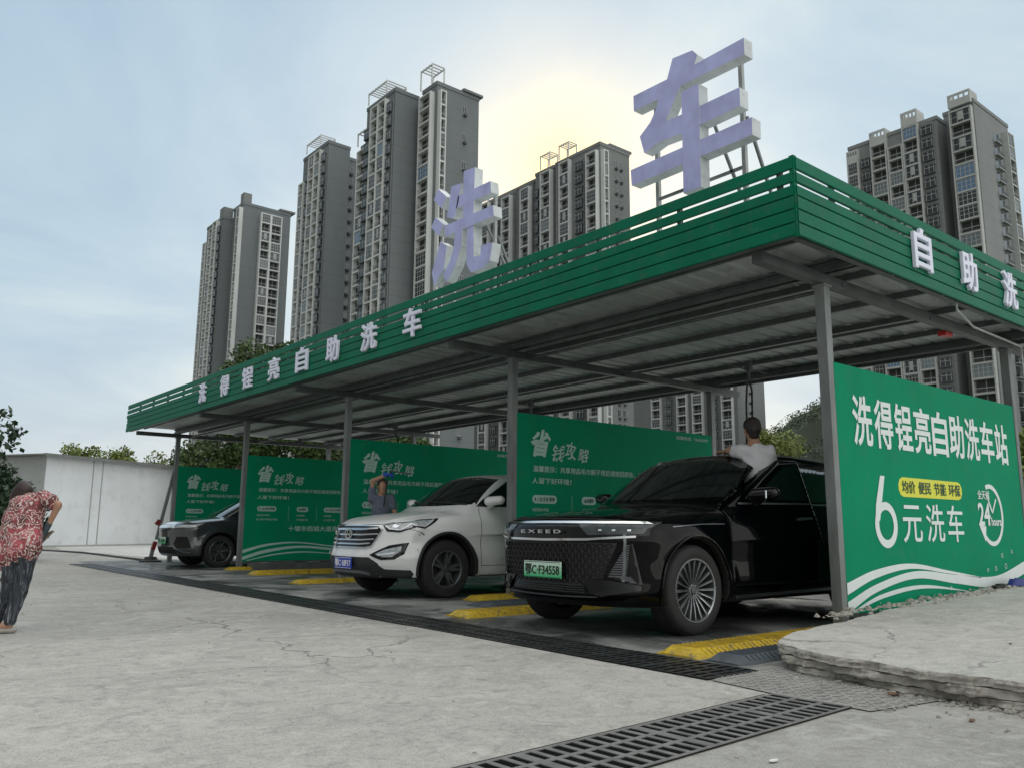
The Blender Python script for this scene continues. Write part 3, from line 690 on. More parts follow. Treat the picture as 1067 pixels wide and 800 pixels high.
# ------------------------------------------------------------------ rubber wheel ramps
def ramp_unit(L, w, h, m, treads=True):
    b = MB(); n = 10; pr = [(-w / 2, 0.004), (-w / 2 + .02, .02), (-w * .28, h), (w * .28, h), (w / 2 - .02, .02), (w / 2, .004)]
    vs = []; xs = [0, .10, L - .04, L]; sc = [.22, 1, 1, .8]
    for x, s in zip(xs, sc): vs += [(x, a * (.93 if s < 1 else 1), .004 + (c - .004) * s) for a, c in pr]
    k = len(pr); fs = [(i * k + j, i * k + j + 1, (i + 1) * k + j + 1, (i + 1) * k + j) for i in range(3) for j in range(k - 1)] + [tuple(range(k)), tuple(3 * k + j for j in range(k))[::-1]]
    b.add(vs, fs)
    return b
def ramp_thing(m, label, x, y, L, w, h, cat='wheel ramp'):
    root = empty('wheel_ramp', (x, y, 0), 0, label, cat, 'rubber wheel ramps guiding cars into the bays')
    nseg = max(1, round(L / .9)); sl = L / nseg
    for i in range(nseg):
        o = ramp_unit(sl if i else sl, w, h if i == 0 else h, m).build('ramp_section', m, root); o.location = (i * sl - (0 if i == 0 else .0), 0, 0)
        if i: o.scale = (1, 1, 1)
    b = MB()
    for i in range(int(L / .055) - 2):
        for s in (-1, 1):
            b.bar((.13 + i * .055, s * w * .30, h * .98), (.13 + i * .055, s * (w / 2 - .03), .028), .012, .008)
    for i in range(int(L / .03) - 5): b.box((.13 + i * .03, -w * .25, h), (.14 + i * .03, w * .25, h + .003))
    b.build('tread', m, root); return root
ramp_thing('ramp_yellow', 'yellow rubber ramp lying beside the black car, nearest the slab', 4.77, 3.96, 2.15, .42, .06)
ramp_thing('ramp_black', 'black rubber ramp between the nearest yellow ramp and the slab', 4.77, 3.57, 1.8, .34, .055)
ramp_thing('ramp_yellow', 'yellow rubber ramp under the front of the black car, right of the middle post', 5.05, 7.0, 2.1, .42, .06)
ramp_thing('ramp_black', 'dark rubber ramp at the foot of the post beside the white car', 5.9, 7.75, 1.2, .5, .05)
ramp_thing('ramp_yellow', 'yellow rubber ramp beside the front wheel of the white car', 6.3, 8.45, 1.8, .36, .06)
ramp_thing('ramp_yellow', 'yellow rubber ramp end in front of the white car plate', 5.9, 12.55, 1.2, .36, .06)
ramp_thing('ramp_yellow', 'long yellow rubber ramp in the empty bay, left of the white car', 6.3, 15.2, 2.2, .4, .08)
ramp_thing('ramp_yellow', 'yellow rubber ramp at the foot of the post beside the dark grey car', 6.6, 17.2, 1.4, .36, .06)
# stage edge in the empty bay: long dark timber-coloured kerb under the panel
b = MB(); b.box((7.1, 17.0, .004), (11.1, 17.3, .13)); o = b.build('bay_kerb', 'dark_wall'); tag(o, 'dark low kerb block under the panel in the empty bay', 'kerb')
# ------------------------------------------------------------------ apartment towers
def tower_wall(name, c, c2):
    m = bpy.data.materials.new(name); m.use_nodes = True; nt = m.node_tree; b = nt.nodes['Principled BSDF']; tc = nd(nt, 'ShaderNodeTexCoord'); P = tc.outputs['Object']
    s = nd(nt, 'ShaderNodeSeparateXYZ'); lk(nt, P, s.inputs[0])
    fr = mth(nt, 'FRACT', mth(nt, 'DIVIDE', s.outputs[2], 3.2)); ln = mth(nt, 'LESS_THAN', fr, .05)
    n = noise(nt, scaled(nt, P, (1, 1, .25)), .12, 6, .6); r = ramp(nt, n, [(.35, c), (.65, c2)])
    c_ = mixc(nt, mth(nt, 'MULTIPLY', ln, .35), r.outputs[0], tuple(x * .55 for x in c)); lk(nt, c_, b.inputs['Base Color']); b.inputs['Roughness'].default_value = .8
    MATS[name] = m
tower_wall('tower_grey', (.155, .175, .185), (.185, .205, .215))
tower_wall('tower_warm', (.175, .19, .19), (.22, .235, .235))
tower_wall('tower_light', (.46, .48, .47), (.53, .55, .54))
tower_wall('tower_pale_grey', (.22, .235, .24), (.26, .28, .28))
tower_wall('tower_slate', (.085, .10, .11), (.105, .12, .13))
mat('tower_frame', (.62, .64, .64), .7, var=.08, scale=.2)
mat('tower_glass', (.03, .04, .045), .12, var=.5, scale=.15, spec=.8, rvar=.6)
mat('tower_glass_pale', (.16, .20, .22), .15, var=.5, scale=.15, spec=.8)
mat('tower_glass_blue', (.12, .22, .36), .12, var=.2, scale=.3, spec=.8)
mat('tower_mullion', (.42, .44, .44), .6, var=.05)
mat('recess_dark', (.05, .055, .055), .8, var=.3, scale=.2)
# unit meshes face -x, 1 wide (y 0..1), 1 high; index 0 glass 1 mullion 2 dark
def unit(kind):
    b = MB()
    if kind == 'open':       # open balcony: dark doors at the back, rail in front
        b.box((1.02, .03, 0), (1.06, .97, .86), 0); b.box((.97, .46, 0), (1.02, .50, .84), 1)
        b.box((.05, 0, .30), (.09, 1, .335), 1); b.box((.06, 0, .02), (.08, 1, .05), 1)
        for i in range(9): b.box((.06, i / 9 + .05, .05), (.08, i / 9 + .065, .30), 2)
    elif kind in ('glazed', 'blue', 'pale'):
        b.box((.10, 0, 0), (.14, 1, .86), 0)
        for i in range(5): b.box((.06, i * .24, 0), (.10, i * .24 + .03, .86), 1)
        for z in (0, .30, .62, .83): b.box((.065, 0, z), (.10, 1, z + .03), 1)
    elif kind == 'curtain':
        b.box((.10, 0, 0), (.14, 1, .86), 0)
        for i in range(4): b.box((.06, i * .32, 0), (.10, i * .32 + .03, .86), 1)
        for z in (0, .45): b.box((.065, 0, z), (.10, 1, z + .03), 1)
        b.box((.085, .35, .2), (.098, .62, .83), 1)
    elif kind == 'bay':      # projecting bay window
        b.box((-.55, .06, .22), (.0, .94, .80), 0)
        for z in (.16, .80): b.box((-.60, .0, z), (.0, 1, z + .06), 2)
        for y in (.04, .47, .92): b.box((-.58, y, .22), (-.55, y + .04, .8), 1)
        b.box((-.575, .06, .60), (-.55, .94, .63), 1)
    elif kind == 'small':    # punched window with air conditioner ledge
        b.box((-.03, .1, .25), (.0, .9, .75), 0); b.box((-.10, .08, .22), (.0, .92, .255), 1); b.box((-.10, .08, .745), (.0, .92, .775), 1); b.box((-.06, .47, .25), (-.0, .53, .75), 1)
        b.box((-.05, .08, .25), (.0, .12, .75), 1); b.box((-.05, .88, .25), (.0, .92, .75), 1); b.box((-.65, .15, .02), (-.02, .7, .20), 2)
    elif kind == 'sidebal':
        b.box((-.85, 0, .0), (0, 1, .06), 1); b.box((-.85, 0, .06), (-.80, 1, .33), 2); b.box((-.03, .08, .08), (0, .92, .84), 0)
    return b
UN = {}
for k, g in (('open', 'recess_dark'), ('glazed', 'tower_glass'), ('blue', 'tower_glass_blue'), ('pale', 'tower_glass_pale'), ('curtain', 'tower_glass'), ('bay', 'tower_glass'), ('small', 'tower_glass'), ('sidebal', 'tower_glass')):
    UN[k] = (unit(k), [g, 'tower_mullion', 'tower_slate'])
UMESH = {}
for k, (b, ms) in UN.items():
    o = b.build('window', ms); UMESH[k] = o.data; bpy.data.objects.remove(o)
def tower(label, blocks, fh, seed, wallmat='tower_grey', framemat='tower_frame', zvis=30, mix=(.55, .2, .1, .1, .05), group='grey high-rise apartment towers behind the car wash'):
    """blocks: dict(box=(x0,x1,y0,y1,H), cols=[(side, a, b, kind, top)])"""
    x0, x1, y0, y1, H = blocks[0]['box']; L = Vector(((x0 + x1) / 2, (y0 + y1) / 2, 0)); root = empty('apartment_tower', L, 0, label, 'tower', group)
    rr = random.Random(seed); units = []; w = MB(); fr = MB(); rf = MB()
    for bl in blocks:
        x0, x1, y0, y1, H = bl['box']; w.box((x0, y0, 0), (x1, y1, H)); w.box((x0 - .15, y0 - .15, H), (x1 + .1, y1 + .1, H + .9))
        for (sd, a, c, kind, top) in bl.get('cols', []):
            nf = int((top - 4) / fh)
            if kind in ('bal', 'thin'):
                dp = 1.25; pw = .32
                for e in (a, c - pw):
                    if sd == 'x': fr.box((x0 - dp, e, 0), (x0 - .003, e + pw, top))
                    else: fr.box((e, y0 - dp, 0), (e + pw, y0 - .003, top))
                for f in range(nf + 1):
                    z = top - f * fh
                    if z < 0: break
                    if sd == 'x': fr.box((x0 - dp + .03, a + pw + .003, z - .34), (x0 - .003, c - pw - .003, z))
                    else: fr.box((a + pw + .003, y0 - dp + .03, z - .34), (c - pw - .003, y0 - .003, z))
            elif kind == 'bay':
                if sd == 'x': w.box((x0 - .35, a, 0), (x0 - .003, c, top + .3))
            for f in range(nf):
                z = top - (f + 1) * fh; u = {'bal': rr.choices(['open', 'glazed', 'pale', 'curtain', 'blue'], mix)[0], 'thin': rr.choices(['open', 'glazed', 'pale'], (.6, .3, .1))[0], 'bay': 'bay', 'small': 'small', 'sidebal': 'sidebal'}[kind]
                if kind == 'small' and bl.get('alt') and f % 2: continue
                wa, wc = (a + .42, c - .42) if kind in ('bal', 'thin') else (a + .15, c - .15)
                off = 1.2 if kind in ('bal', 'thin') else (.35 if kind == 'bay' else 0)
                units.append((z, u, sd, wa, wc, off, x0, y0, fh))
    w.build('wall', wallmat, root, rel=L)
    if fr.v: fr.build('balcony_frame', framemat, root, rel=L)
    units.sort(key=lambda t: -t[0]); rest = {}
    for i, (z, u, sd, wa, wc, off, X, Y, fh_) in enumerate(units):
        if sd == 'x': M = Matrix.Translation((X - off, wa, z)) @ Matrix.Diagonal((1, wc - wa, fh_, 1))
        else: M = Matrix.Translation((wc, Y - off, z)) @ Matrix.Rotation(math.pi / 2, 4, 'Z') @ Matrix.Diagonal((1, wc - wa, fh_, 1))
        if i < 100:
            o = bpy.data.objects.new('window', UMESH[u]); COL.objects.link(o); o.parent = root; o.matrix_local = Matrix.Translation(-L) @ M
        else: rest.setdefault(u, []).append(M)
    mbx = MB(); mats_ = []
    for u, Ms in rest.items():
        b, ms = UN[u]; base = len(mats_); mats_ += ms
        for M in Ms: 
            k = len(mbx.v); mbx.v += [tuple(M @ Vector(v)) for v in b.v]; mbx.f += [tuple(i + k for i in f) for f in b.f]; mbx.m += [m_ + base for m_ in b.m]
    if mbx.v: tag(mbx.build('lower_windows', mats_, root, rel=L), kind='stuff')
    return root, L
def pergola(root, L, x0, x1, y0, y1, z, h, n=4, m='tower_frame', t=.26):
    b = MB()
    for x in (x0, x1 - t):
        for y in (y0, y1 - t): b.box((x, y, z), (x + t, y + t, z + h))
        b.box((x, y0, z + h), (x + t, y1, z + h + t))
    for i in range(n + 1):
        y = y0 + (y1 - y0 - t) * i / n; b.box((x0, y, z + h + t), (x1, y + t, z + h + t * 1.8))
    b.build('roof_frame', m, root, rel=L)
# leftmost tower
r, L = tower('leftmost grey tower, shortest of the row, above the far end of the canopy', [
    dict(box=(89, 100, 252.5, 266.8, 97), cols=[('x', 252.8, 255.2, 'bay', 95), ('x', 255.3, 258.6, 'bal', 97), ('x', 258.6, 261.9, 'bal', 95.5), ('x', 262, 264, 'bay', 92), ('x', 264, 266.8, 'bal', 92)]),
    dict(box=(92.1, 107.8, 244.4, 252.4, 100), cols=[('x', 244.4, 247.0, 'thin', 99), ('y', 97.6, 100.9, 'bal', 98.5), ('y', 100.9, 104.6, 'bal', 98.5)]),
    dict(box=(96, 104, 252, 262, 100))], 3.0, 11, mix=(.6, .2, .05, .14, .01))
for q in (((92.0, 244.3, 100.9), (94.6, 246.8, 104)), ((89, 252.6, 98), (92, 256, 101)), ((104, 244, 101), (109.2, 252, 101.6))): b = MB(); b.box(*q); b.build('roof_room', 'tower_warm', r, rel=L)
# second tower
r, L = tower('second grey tower from the left, with a flat pergola on its roof', [
    dict(box=(91.8, 98.0, 186.9, 201.5, 99), cols=[('x', 187.2, 189.2, 'bay', 97), ('x', 189.4, 192.7, 'bal', 98), ('x', 192.7, 196.0, 'bal', 98), ('x', 196.4, 198.4, 'bay', 94.5), ('x', 198.6, 201.5, 'bal', 92)]),
    dict(box=(98.05, 108, 188.6, 201, 97), alt=0, cols=[('y', 98.3, 100.2, 'small', 96)])], 3.3, 12)
pergola(r, L, 90.6, 95, 189.4, 197.6, 99.5, 2.2, 7)
# third: tallest pair
r, L = tower('tallest grey tower, with an open white frame on the right corner of its roof', [
    dict(box=(91.6, 98.0, 154.0, 166.8, 99.6), cols=[('x', 154.3, 156.3, 'bay', 97.5), ('x', 156.4, 159.7, 'bal', 98.5), ('x', 159.7, 163.2, 'bal', 98.5), ('x', 163.6, 166.6, 'bay', 94.5)]),
    dict(box=(93.0, 99.0, 166.9, 171.6, 92), cols=[('x', 166.9, 171.6, 'bal', 91)]),
    dict(box=(98.05, 106, 152, 168, 97), cols=[('y', 98.2, 99.9, 'small', 96)]),
    dict(box=(97.7, 109.6, 146.0, 151.9, 100), alt=1, cols=[('x', 146.9, 151.7, 'bal', 98.5), ('y', 97.9, 99.6, 'thin', 98.5), ('y', 104.6, 106.2, 'small', 98)])], 3.4, 13)
pergola(r, L, 90.5, 96, 156.2, 164.6, 100, 2.6, 8); pergola(r, L, 91.8, 96, 167, 171.6, 92.4, 3, 3)
pergola(r, L, 96.6, 100.2, 146.6, 151.4, 100.2, 4.6, 4)
b = MB(); b.box((104.8, 145.4, 100.9), (110.4, 151.9, 101.5)); b.build('roof_slab', 'tower_grey', r, rel=L)
# fourth: wide tower in front of the veiled sun
cols = [('x', 143.7, 147.6, 'bal', 98.5), ('x', 149.2, 152.2, 'bay', 98), ('x', 154.0, 158.0, 'bal', 99.5), ('x', 162.0, 166.2, 'bal', 99.5), ('x', 167.2, 168.9, 'bay', 96), ('x', 171.0, 175.0, 'bal', 97.5), ('x', 179.6, 183.6, 'bal', 97.5), ('x', 185.5, 188.2, 'bay', 97), ('x', 190.0, 193.6, 'bal', 98.5), ('x', 197.5, 201.4, 'bal', 97)]
r, L = tower('wide tower with white balcony grids standing in front of the sun glow', [
    dict(box=(147.4, 158.6, 143.3, 160.5, 100), alt=0, cols=cols[:3] + [('y', 147.6, 149.4, 'thin', 98.5), ('y', 152.4, 154.0, 'small', 98), ('y', 154.4, 155.8, 'small', 98)]),
    dict(box=(148.6, 158.0, 160.5, 204, 99), cols=[]),
    dict(box=(147.8, 150.0, 161.6, 169.4, 100), cols=cols[3:5]), dict(box=(147.8, 150.0, 170.6, 176, 98.5), cols=cols[5:6]), dict(box=(147.8, 150.0, 179, 189, 98), cols=cols[6:8]), dict(box=(147.8, 150.0, 189.6, 202, 98), cols=cols[8:])], 3.5, 14, 'tower_warm', mix=(.68, .18, .05, .09, 0))
pergola(r, L, 146.2, 149.5, 154, 158, 100.5, 3.8, 4); pergola(r, L, 146.6, 149.8, 162, 166.2, 100.5, 3.8, 4); pergola(r, L, 146.6, 149.8, 190, 193.6, 98.5, 3.8, 4)
b = MB(); b.box((151, 143.1, 100.9), (159.4, 156, 101.5)); b.build('roof_slab', 'tower_grey', r, rel=L)
# fifth: right hand tower
r, L = tower('right hand tower with warm grey framing and parapets pierced by slots', [
    dict(box=(193.0, 204.0, 77.6, 99.6, 96.5), cols=[('x', 78.4, 81.2, 'bay', 96), ('x', 81.6, 85.4, 'bal', 96.8), ('x', 85.5, 89.2, 'bal', 93), ('x', 89.4, 93.4, 'bal', 95), ('x', 93.8, 96.2, 'bay', 93), ('x', 96.6, 99.6, 'bal', 92.5)]),
    dict(box=(193.0, 212.7, 69.3, 74.4, 97.5), cols=[('x', 69.5, 74.4, 'bal', 96.5), ('y', 202.6, 206.6, 'sidebal', 94), ('y', 208.6, 212.4, 'thin', 95)]),
    dict(box=(198.0, 206.0, 74.0, 78.0, 99), cols=[])], 3.3, 15, 'tower_pale_grey', 'tower_light', mix=(.5, .18, .12, .12, .08))
b = MB()
for (a, c, z, h) in ((81.6, 85.4, 97.5, 3.0), (89.4, 93.4, 95.5, 3.0), (96.6, 99.6, 93, 2.6), (69.5, 74.4, 97.9, 2.6)):
    b = MB(); b.box((191.8, a, z - .6), (192.1, c, z + h * .45)); b.box((191.8, a, z + h * .8), (192.1, c, z + h))
    for i in range(5): y = a + (c - a - .3) * i / 4; b.box((191.8, y, z + h * .45), (192.1, y + .3, z + h * .8))
    b.box((192.1, a, z - .5), (196, a + .4, z + h)); b.box((192.1, c - .4, z - .5), (196, c, z + h))
    b.build('parapet', 'tower_light', r, rel=L)
# sixth: seen only under the canopy roof
def wpos(u_frac): pass
r, L = tower('far tower whose lower floors show under the canopy roof behind the black car', [
    dict(box=(237, 253, 167.0, 216, 96), alt=0, cols=[('x', 168.5, 173, 'bal', 95), ('x', 175, 178, 'bay', 95), ('x', 181, 185.5, 'bal', 95), ('x', 188, 192.5, 'bal', 95), ('x', 195, 198, 'bay', 95), ('x', 200, 204.5, 'bal', 95), ('y', 243, 245.5, 'small', 94)])], 3.35, 16, 'tower_warm', mix=(.7, .2, .05, .05, 0))

# ------------------------------------------------------------------ hill
def hill(name, pts, m='leaf_dark'):
    pass
mat('hill_green', (.03, .042, .025), .9, var=.4, scale=.08)
b = MB(); nx, ny = 90, 60
def hz_(x, y):
    # wooded ridge rising towards -y side
    s = x * .54 - y * .84; d = x * .84 + y * .54
    t = (s - 20) / 150; h = 64 / (1 + math.exp(-(s + 2) / 28)) * math.exp(-((d - 275) / 70) ** 2)
    return h + 2.2 * math.sin(x * .11) * math.cos(y * .13) + 1.5 * math.sin(x * .31 + y * .2)
vs = []
for i in range(nx):
    for j in range(ny):
        x = 160 + i * 4.2; y = -60 + j * 5.0; vs.append((x, y, hz_(x, y) - 3))
b.add(vs, [(i * ny + j, (i + 1) * ny + j, (i + 1) * ny + j + 1, i * ny + j + 1) for i in range(nx - 1) for j in range(ny - 1)])
tag(b.build('hill', 'hill_green', smooth=True), kind='structure')

# ------------------------------------------------------------------ trees and bushes
def leaf_cloud(b, pts, size, rnd, elong=1.7):
    n = len(pts); P = np.array(pts)
    a = rnd.normal(size=(n, 3)); a /= np.linalg.norm(a, axis=1)[:, None]
    c = np.cross(a, rnd.normal(size=(n, 3))); c /= np.linalg.norm(c, axis=1)[:, None]
    s = size * rnd.uniform(.6, 1.3, size=(n, 1))
    q = np.stack([P - a * s * elong / 2, P + c * s * .5, P + a * s * elong / 2, P - c * s * .5], 1).reshape(-1, 3)
    k = len(b.v); b.v += [tuple(v) for v in q]; b.f += [(k + 4 * i, k + 4 * i + 1, k + 4 * i + 2, k + 4 * i + 3) for i in range(n)]; b.m += [0] * n
def tree(label, x, y, h, rad, m, seed, n=6000, leaf=.2, trunk=.16, low=.25, group=None, name='tree', cat='tree', clumps=16, squash=1.):
    rn = np.random.default_rng(seed); rr = random.Random(seed); root = empty(name, (x, y, 0), 0, label, cat, group)
    b = MB(); top = Vector((rr.uniform(-.1, .1) * rad, rr.uniform(-.1, .1) * rad, h * .8)); tp = [Vector((0, 0, 0)).lerp(top, t) + Vector((rr.uniform(-.05, .05), rr.uniform(-.05, .05), 0)) * h * .15 * (t > 0) for t in (0, .25, .5, .75, 1)]
    b.tube(tp, [trunk, trunk * .8, trunk * .6, trunk * .4, trunk * .15], 7); cl = []
    for i in range(clumps):
        t = rr.uniform(low, 1); base = Vector((0, 0, 0)).lerp(top, t * .85); az = rr.uniform(0, 6.28); rr_ = rad * (1 - .55 * abs(t - .45) * 1.6) * rr.uniform(.45, 1)
        e = Vector((math.cos(az) * rr_, math.sin(az) * rr_, h * (low + (1 - low) * t) * rr.uniform(.85, 1.0))); mid = base.lerp(e, .5) + Vector((0, 0, rr.uniform(0, .08) * h))
        b.tube([base, mid, e], [trunk * .35, trunk * .22, trunk * .06], 5); cl.append((e, rad * rr.uniform(.22, .42))); cl.append((mid, rad * rr.uniform(.18, .3)))
    b.build('trunk', 'bark', root)
    pts = []
    per = n // len(cl)
    for e, r in cl:
        d = rn.normal(size=(per, 3)); d /= np.linalg.norm(d, axis=1)[:, None]; rad_ = r * rn.uniform(.1, 1, size=(per, 1)) ** .45
        pts.append(np.array(e) + d * rad_ * np.array([1, 1, .75 * squash]) + rn.normal(size=(per, 3)) * r * .12)
    f = MB(); leaf_cloud(f, np.concatenate(pts), leaf, rn); f.build('crown', m, root); return root
G = 'trees behind the wash canopy'
tree('tall green tree whose crown tops the canopy fascia below the leftmost tower', 18.6, 44.4, 10.9, 2.9, 'leaf_green', 21, 22000, .15, .22, .3, G)
tree('bushy green tree seen under the far end of the canopy', 15.8, 41.0, 6.9, 2.6, 'leaf_green', 22, 20000, .13, .18, .15, G)
tree('round green tree behind the panel of the empty bay', 19.4, 38.8, 6.7, 2.9, 'leaf_green', 23, 20000, .13, .18, .15, G)
tree('green tree behind the panel between the empty bay and white car', 22.2, 36.0, 6.2, 2.8, 'leaf_green', 24, 18000, .13, .18, .15, G)
tree('dark leafy tree at the left edge of the picture', 2.35, 25.9, 5.1, 1.9, 'leaf_dark', 25, 11000, .11, .12, .05, None, clumps=22)
tree('dark shrub below the tree at the left edge', 3.3, 24.6, 2.3, 1.4, 'leaf_dark', 35, 8000, .10, .06, .02, None, 'shrub', 'shrub')
for i, (x, y, h, l) in enumerate([(11.0, 51, 5.35, 'pale scrubby bush left of centre behind the shed roof'), (13.4, 53.5, 5.6, 'taller pale bush behind the middle of the shed roof'), (16.6, 54, 5.2, 'thin reedy bush behind the right end of the shed roof')]):
    tree(l, x, y, h, 1.9, 'leaf_bright', 40 + i, 4000, .12, .07, .35, 'bushes behind the shed', 'bush', 'bush', 12)
tree('bright yellow green tree behind the man in the white shirt', 27.2, 17.4, 4.5, 1.7, 'leaf_bright', 26, 24000, .075, .1, .1, None)
tree('yellow green bush between the price panel post and the man', 31.4, 19.0, 3.4, 2.4, 'leaf_bright', 27, 22000, .08, .1, .1, None, 'bush', 'bush')
tree('olive bush beside the right edge of the price panel', 33.8, 11.4, 4.6, 2.0, 'leaf_bright', 28, 12000, .11, .1, .1, None, 'bush', 'bush')
# woodland cover on the hill
pts = []
rh = np.random.default_rng(5)
for i in range(11000):
    x = rh.uniform(185, 470); y = rh.uniform(-20, 220); z = hz_(x, y) - 3
    if z < 4: continue
    pts.append((x, y, z))
b = MB(); P = []
for (x, y, z) in pts:
    r = rh.uniform(1.2, 2.6); k = 26
    d = rh.normal(size=(k, 3)); d /= np.linalg.norm(d, axis=1)[:, None]; d[:, 2] = abs(d[:, 2])
    P.append(np.array([x, y, z]) + d * r)
leaf_cloud(b, np.concatenate(P), .42, rh, 1.2); mat('wood_green', (.075, .11, .065), .8, var=.55, scale=.05); tag(b.build('woodland', 'wood_green'), kind='stuff')

# ------------------------------------------------------------------ shed
mat('shed_panel', (.68, .71, .73), .55, var=.07, scale=.6, dirt=.18)
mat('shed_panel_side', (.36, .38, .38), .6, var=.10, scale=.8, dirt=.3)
mat('roof_edge', (.16, .165, .16), .6, var=.2, scale=2)
sh = empty('panel_shed', (7.11, 38.85, 0), R_(29.5), 'long low white panel shed with a thin dark roof edge on the left', 'shed')
b = MB(); Hs = 3.72
b.box((0, 0, 0), (26, 9, Hs)); b.build('wall', 'shed_panel', sh)
b = MB(); b.box((-.012, 0.01, 0), (-.002, 9, Hs)); b.build('side_wall', 'shed_panel_side', sh)
b = MB()
for x in (2.35, 2.85, 7.2, 9.6, 12.0, 14.4): b.box((x, -.022, .0), (x + .05, -.002, Hs - .02))
b.box((.0, -.05, 0), (26, -.002, .07)); b.build('joint_strip', 'shed_panel_side', sh)
b = MB(); b.box((-.45, -.42, Hs + .002), (26.4, 9.4, Hs + .06)); b.box((-.45, -.44, Hs - .06), (26.4, -.40, Hs + .075))
b.build('roof', 'roof_edge', sh)
b = MB(); b.box((9.2, -.30, Hs - .42), (9.5, -.06, Hs - .25)); b.tube([(7.25, -.03, 2.3), (7.25, -.12, 2.3)], .05); b.build('wall_lamp', 'steel_dark', sh)
o = MB(); o.tube([(6.2, 34.5, .01), (6.8, 30, .02), (6.7, 26, .015), (6.6, 22.6, .02)], .035); o = o.build('ground_hose', 'rubber'); tag(o, 'thin dark hose lying across the yard towards the shed', 'hose')
# brighter dry concrete apron in front of the shed
concrete('apron_concrete', (.50, .50, .48))
sheet('shed_apron', [(7.6, 23.2), (40, 23.2), (40, 60), (8.5, 44), (7.0, 34)], .003, 'apron_concrete')
# ------------------------------------------------------------------ cars
mat('paint_black', (.0012, .0015, .002), .05, var=.1, coat=0, spec=.2, rvar=.2)
mat('paint_white', (.72, .74, .74), .28, var=.04, scale=2, coat=.6, dirt=.12)
mat('paint_grey', (.045, .05, .057), .26, metal=.35, var=.1, coat=1)
mat('car_glass', (.006, .009, .010), .04, var=.1, spec=.9, coat=.5)
mat('chrome', (.62, .64, .65), .12, metal=1, var=.05)
mat('silver_satin', (.24, .26, .28), .3, metal=.8, var=.08)
mat('louvre_grey', (.13, .14, .155), .35, metal=.6)
mat('gloss_black', (.004, .004, .005), .1, var=.1, coat=0, spec=.4)
mat('clad_black', (.024, .026, .028), .55, var=.15, scale=12, bump=.15, bscale=120)
mat('well_black', (.006, .006, .006), .9, var=.1)
mat('lamp_clear', (.30, .33, .35), .08, var=.4, scale=18, spec=.9, coat=1)
mat('lamp_smoked', (.045, .055, .06), .06, var=.5, scale=16, spec=.7)
mat('lamp_bright', (.72, .76, .80), .1, var=.1, coat=1, metal=.3)
mat('tyre', (.018, .018, .019), .75, var=.25, scale=14, bump=.25, bscale=80)
mat('rim_dark', (.13, .14, .15), .32, metal=.6, var=.15)
mat('rim_cut', (.42, .44, .46), .2, metal=1, var=.1)
mat('seam', (.006, .006, .006), .8, var=.1)
mat('plate_blue', (.01, .045, .42), .4, var=.05)
mat('scratch', (.22, .17, .12), .8, var=.4, scale=30)
mat('brake_disc', (.15, .15, .15), .4, metal=.9, var=.2)
def plate_green():
    m = bpy.data.materials.new('plate_green'); m.use_nodes = True; nt = m.node_tree; b = nt.nodes['Principled BSDF']
    tc = nd(nt, 'ShaderNodeTexCoord'); s = nd(nt, 'ShaderNodeSeparateXYZ'); lk(nt, tc.outputs['Generated'], s.inputs[0])
    r = ramp(nt, s.outputs[2], [(.1, (.05, .50, .20)), (.95, (.62, .78, .68))]); lk(nt, r.outputs[0], b.inputs['Base Color']); b.inputs['Roughness'].default_value = .35; MATS['plate_green'] = m
plate_green()
def profile(pts, n=400, sm=9):
    xs = np.linspace(pts[0][0] - .3, pts[-1][0] + .3, n); v = np.interp(xs, [p[0] for p in pts], [p[1] for p in pts])
    k = np.hanning(sm * 2 + 1); k /= k.sum(); v = np.convolve(np.pad(v, sm, mode='edge'), k, 'valid')
    return lambda x: np.interp(x, xs, v)
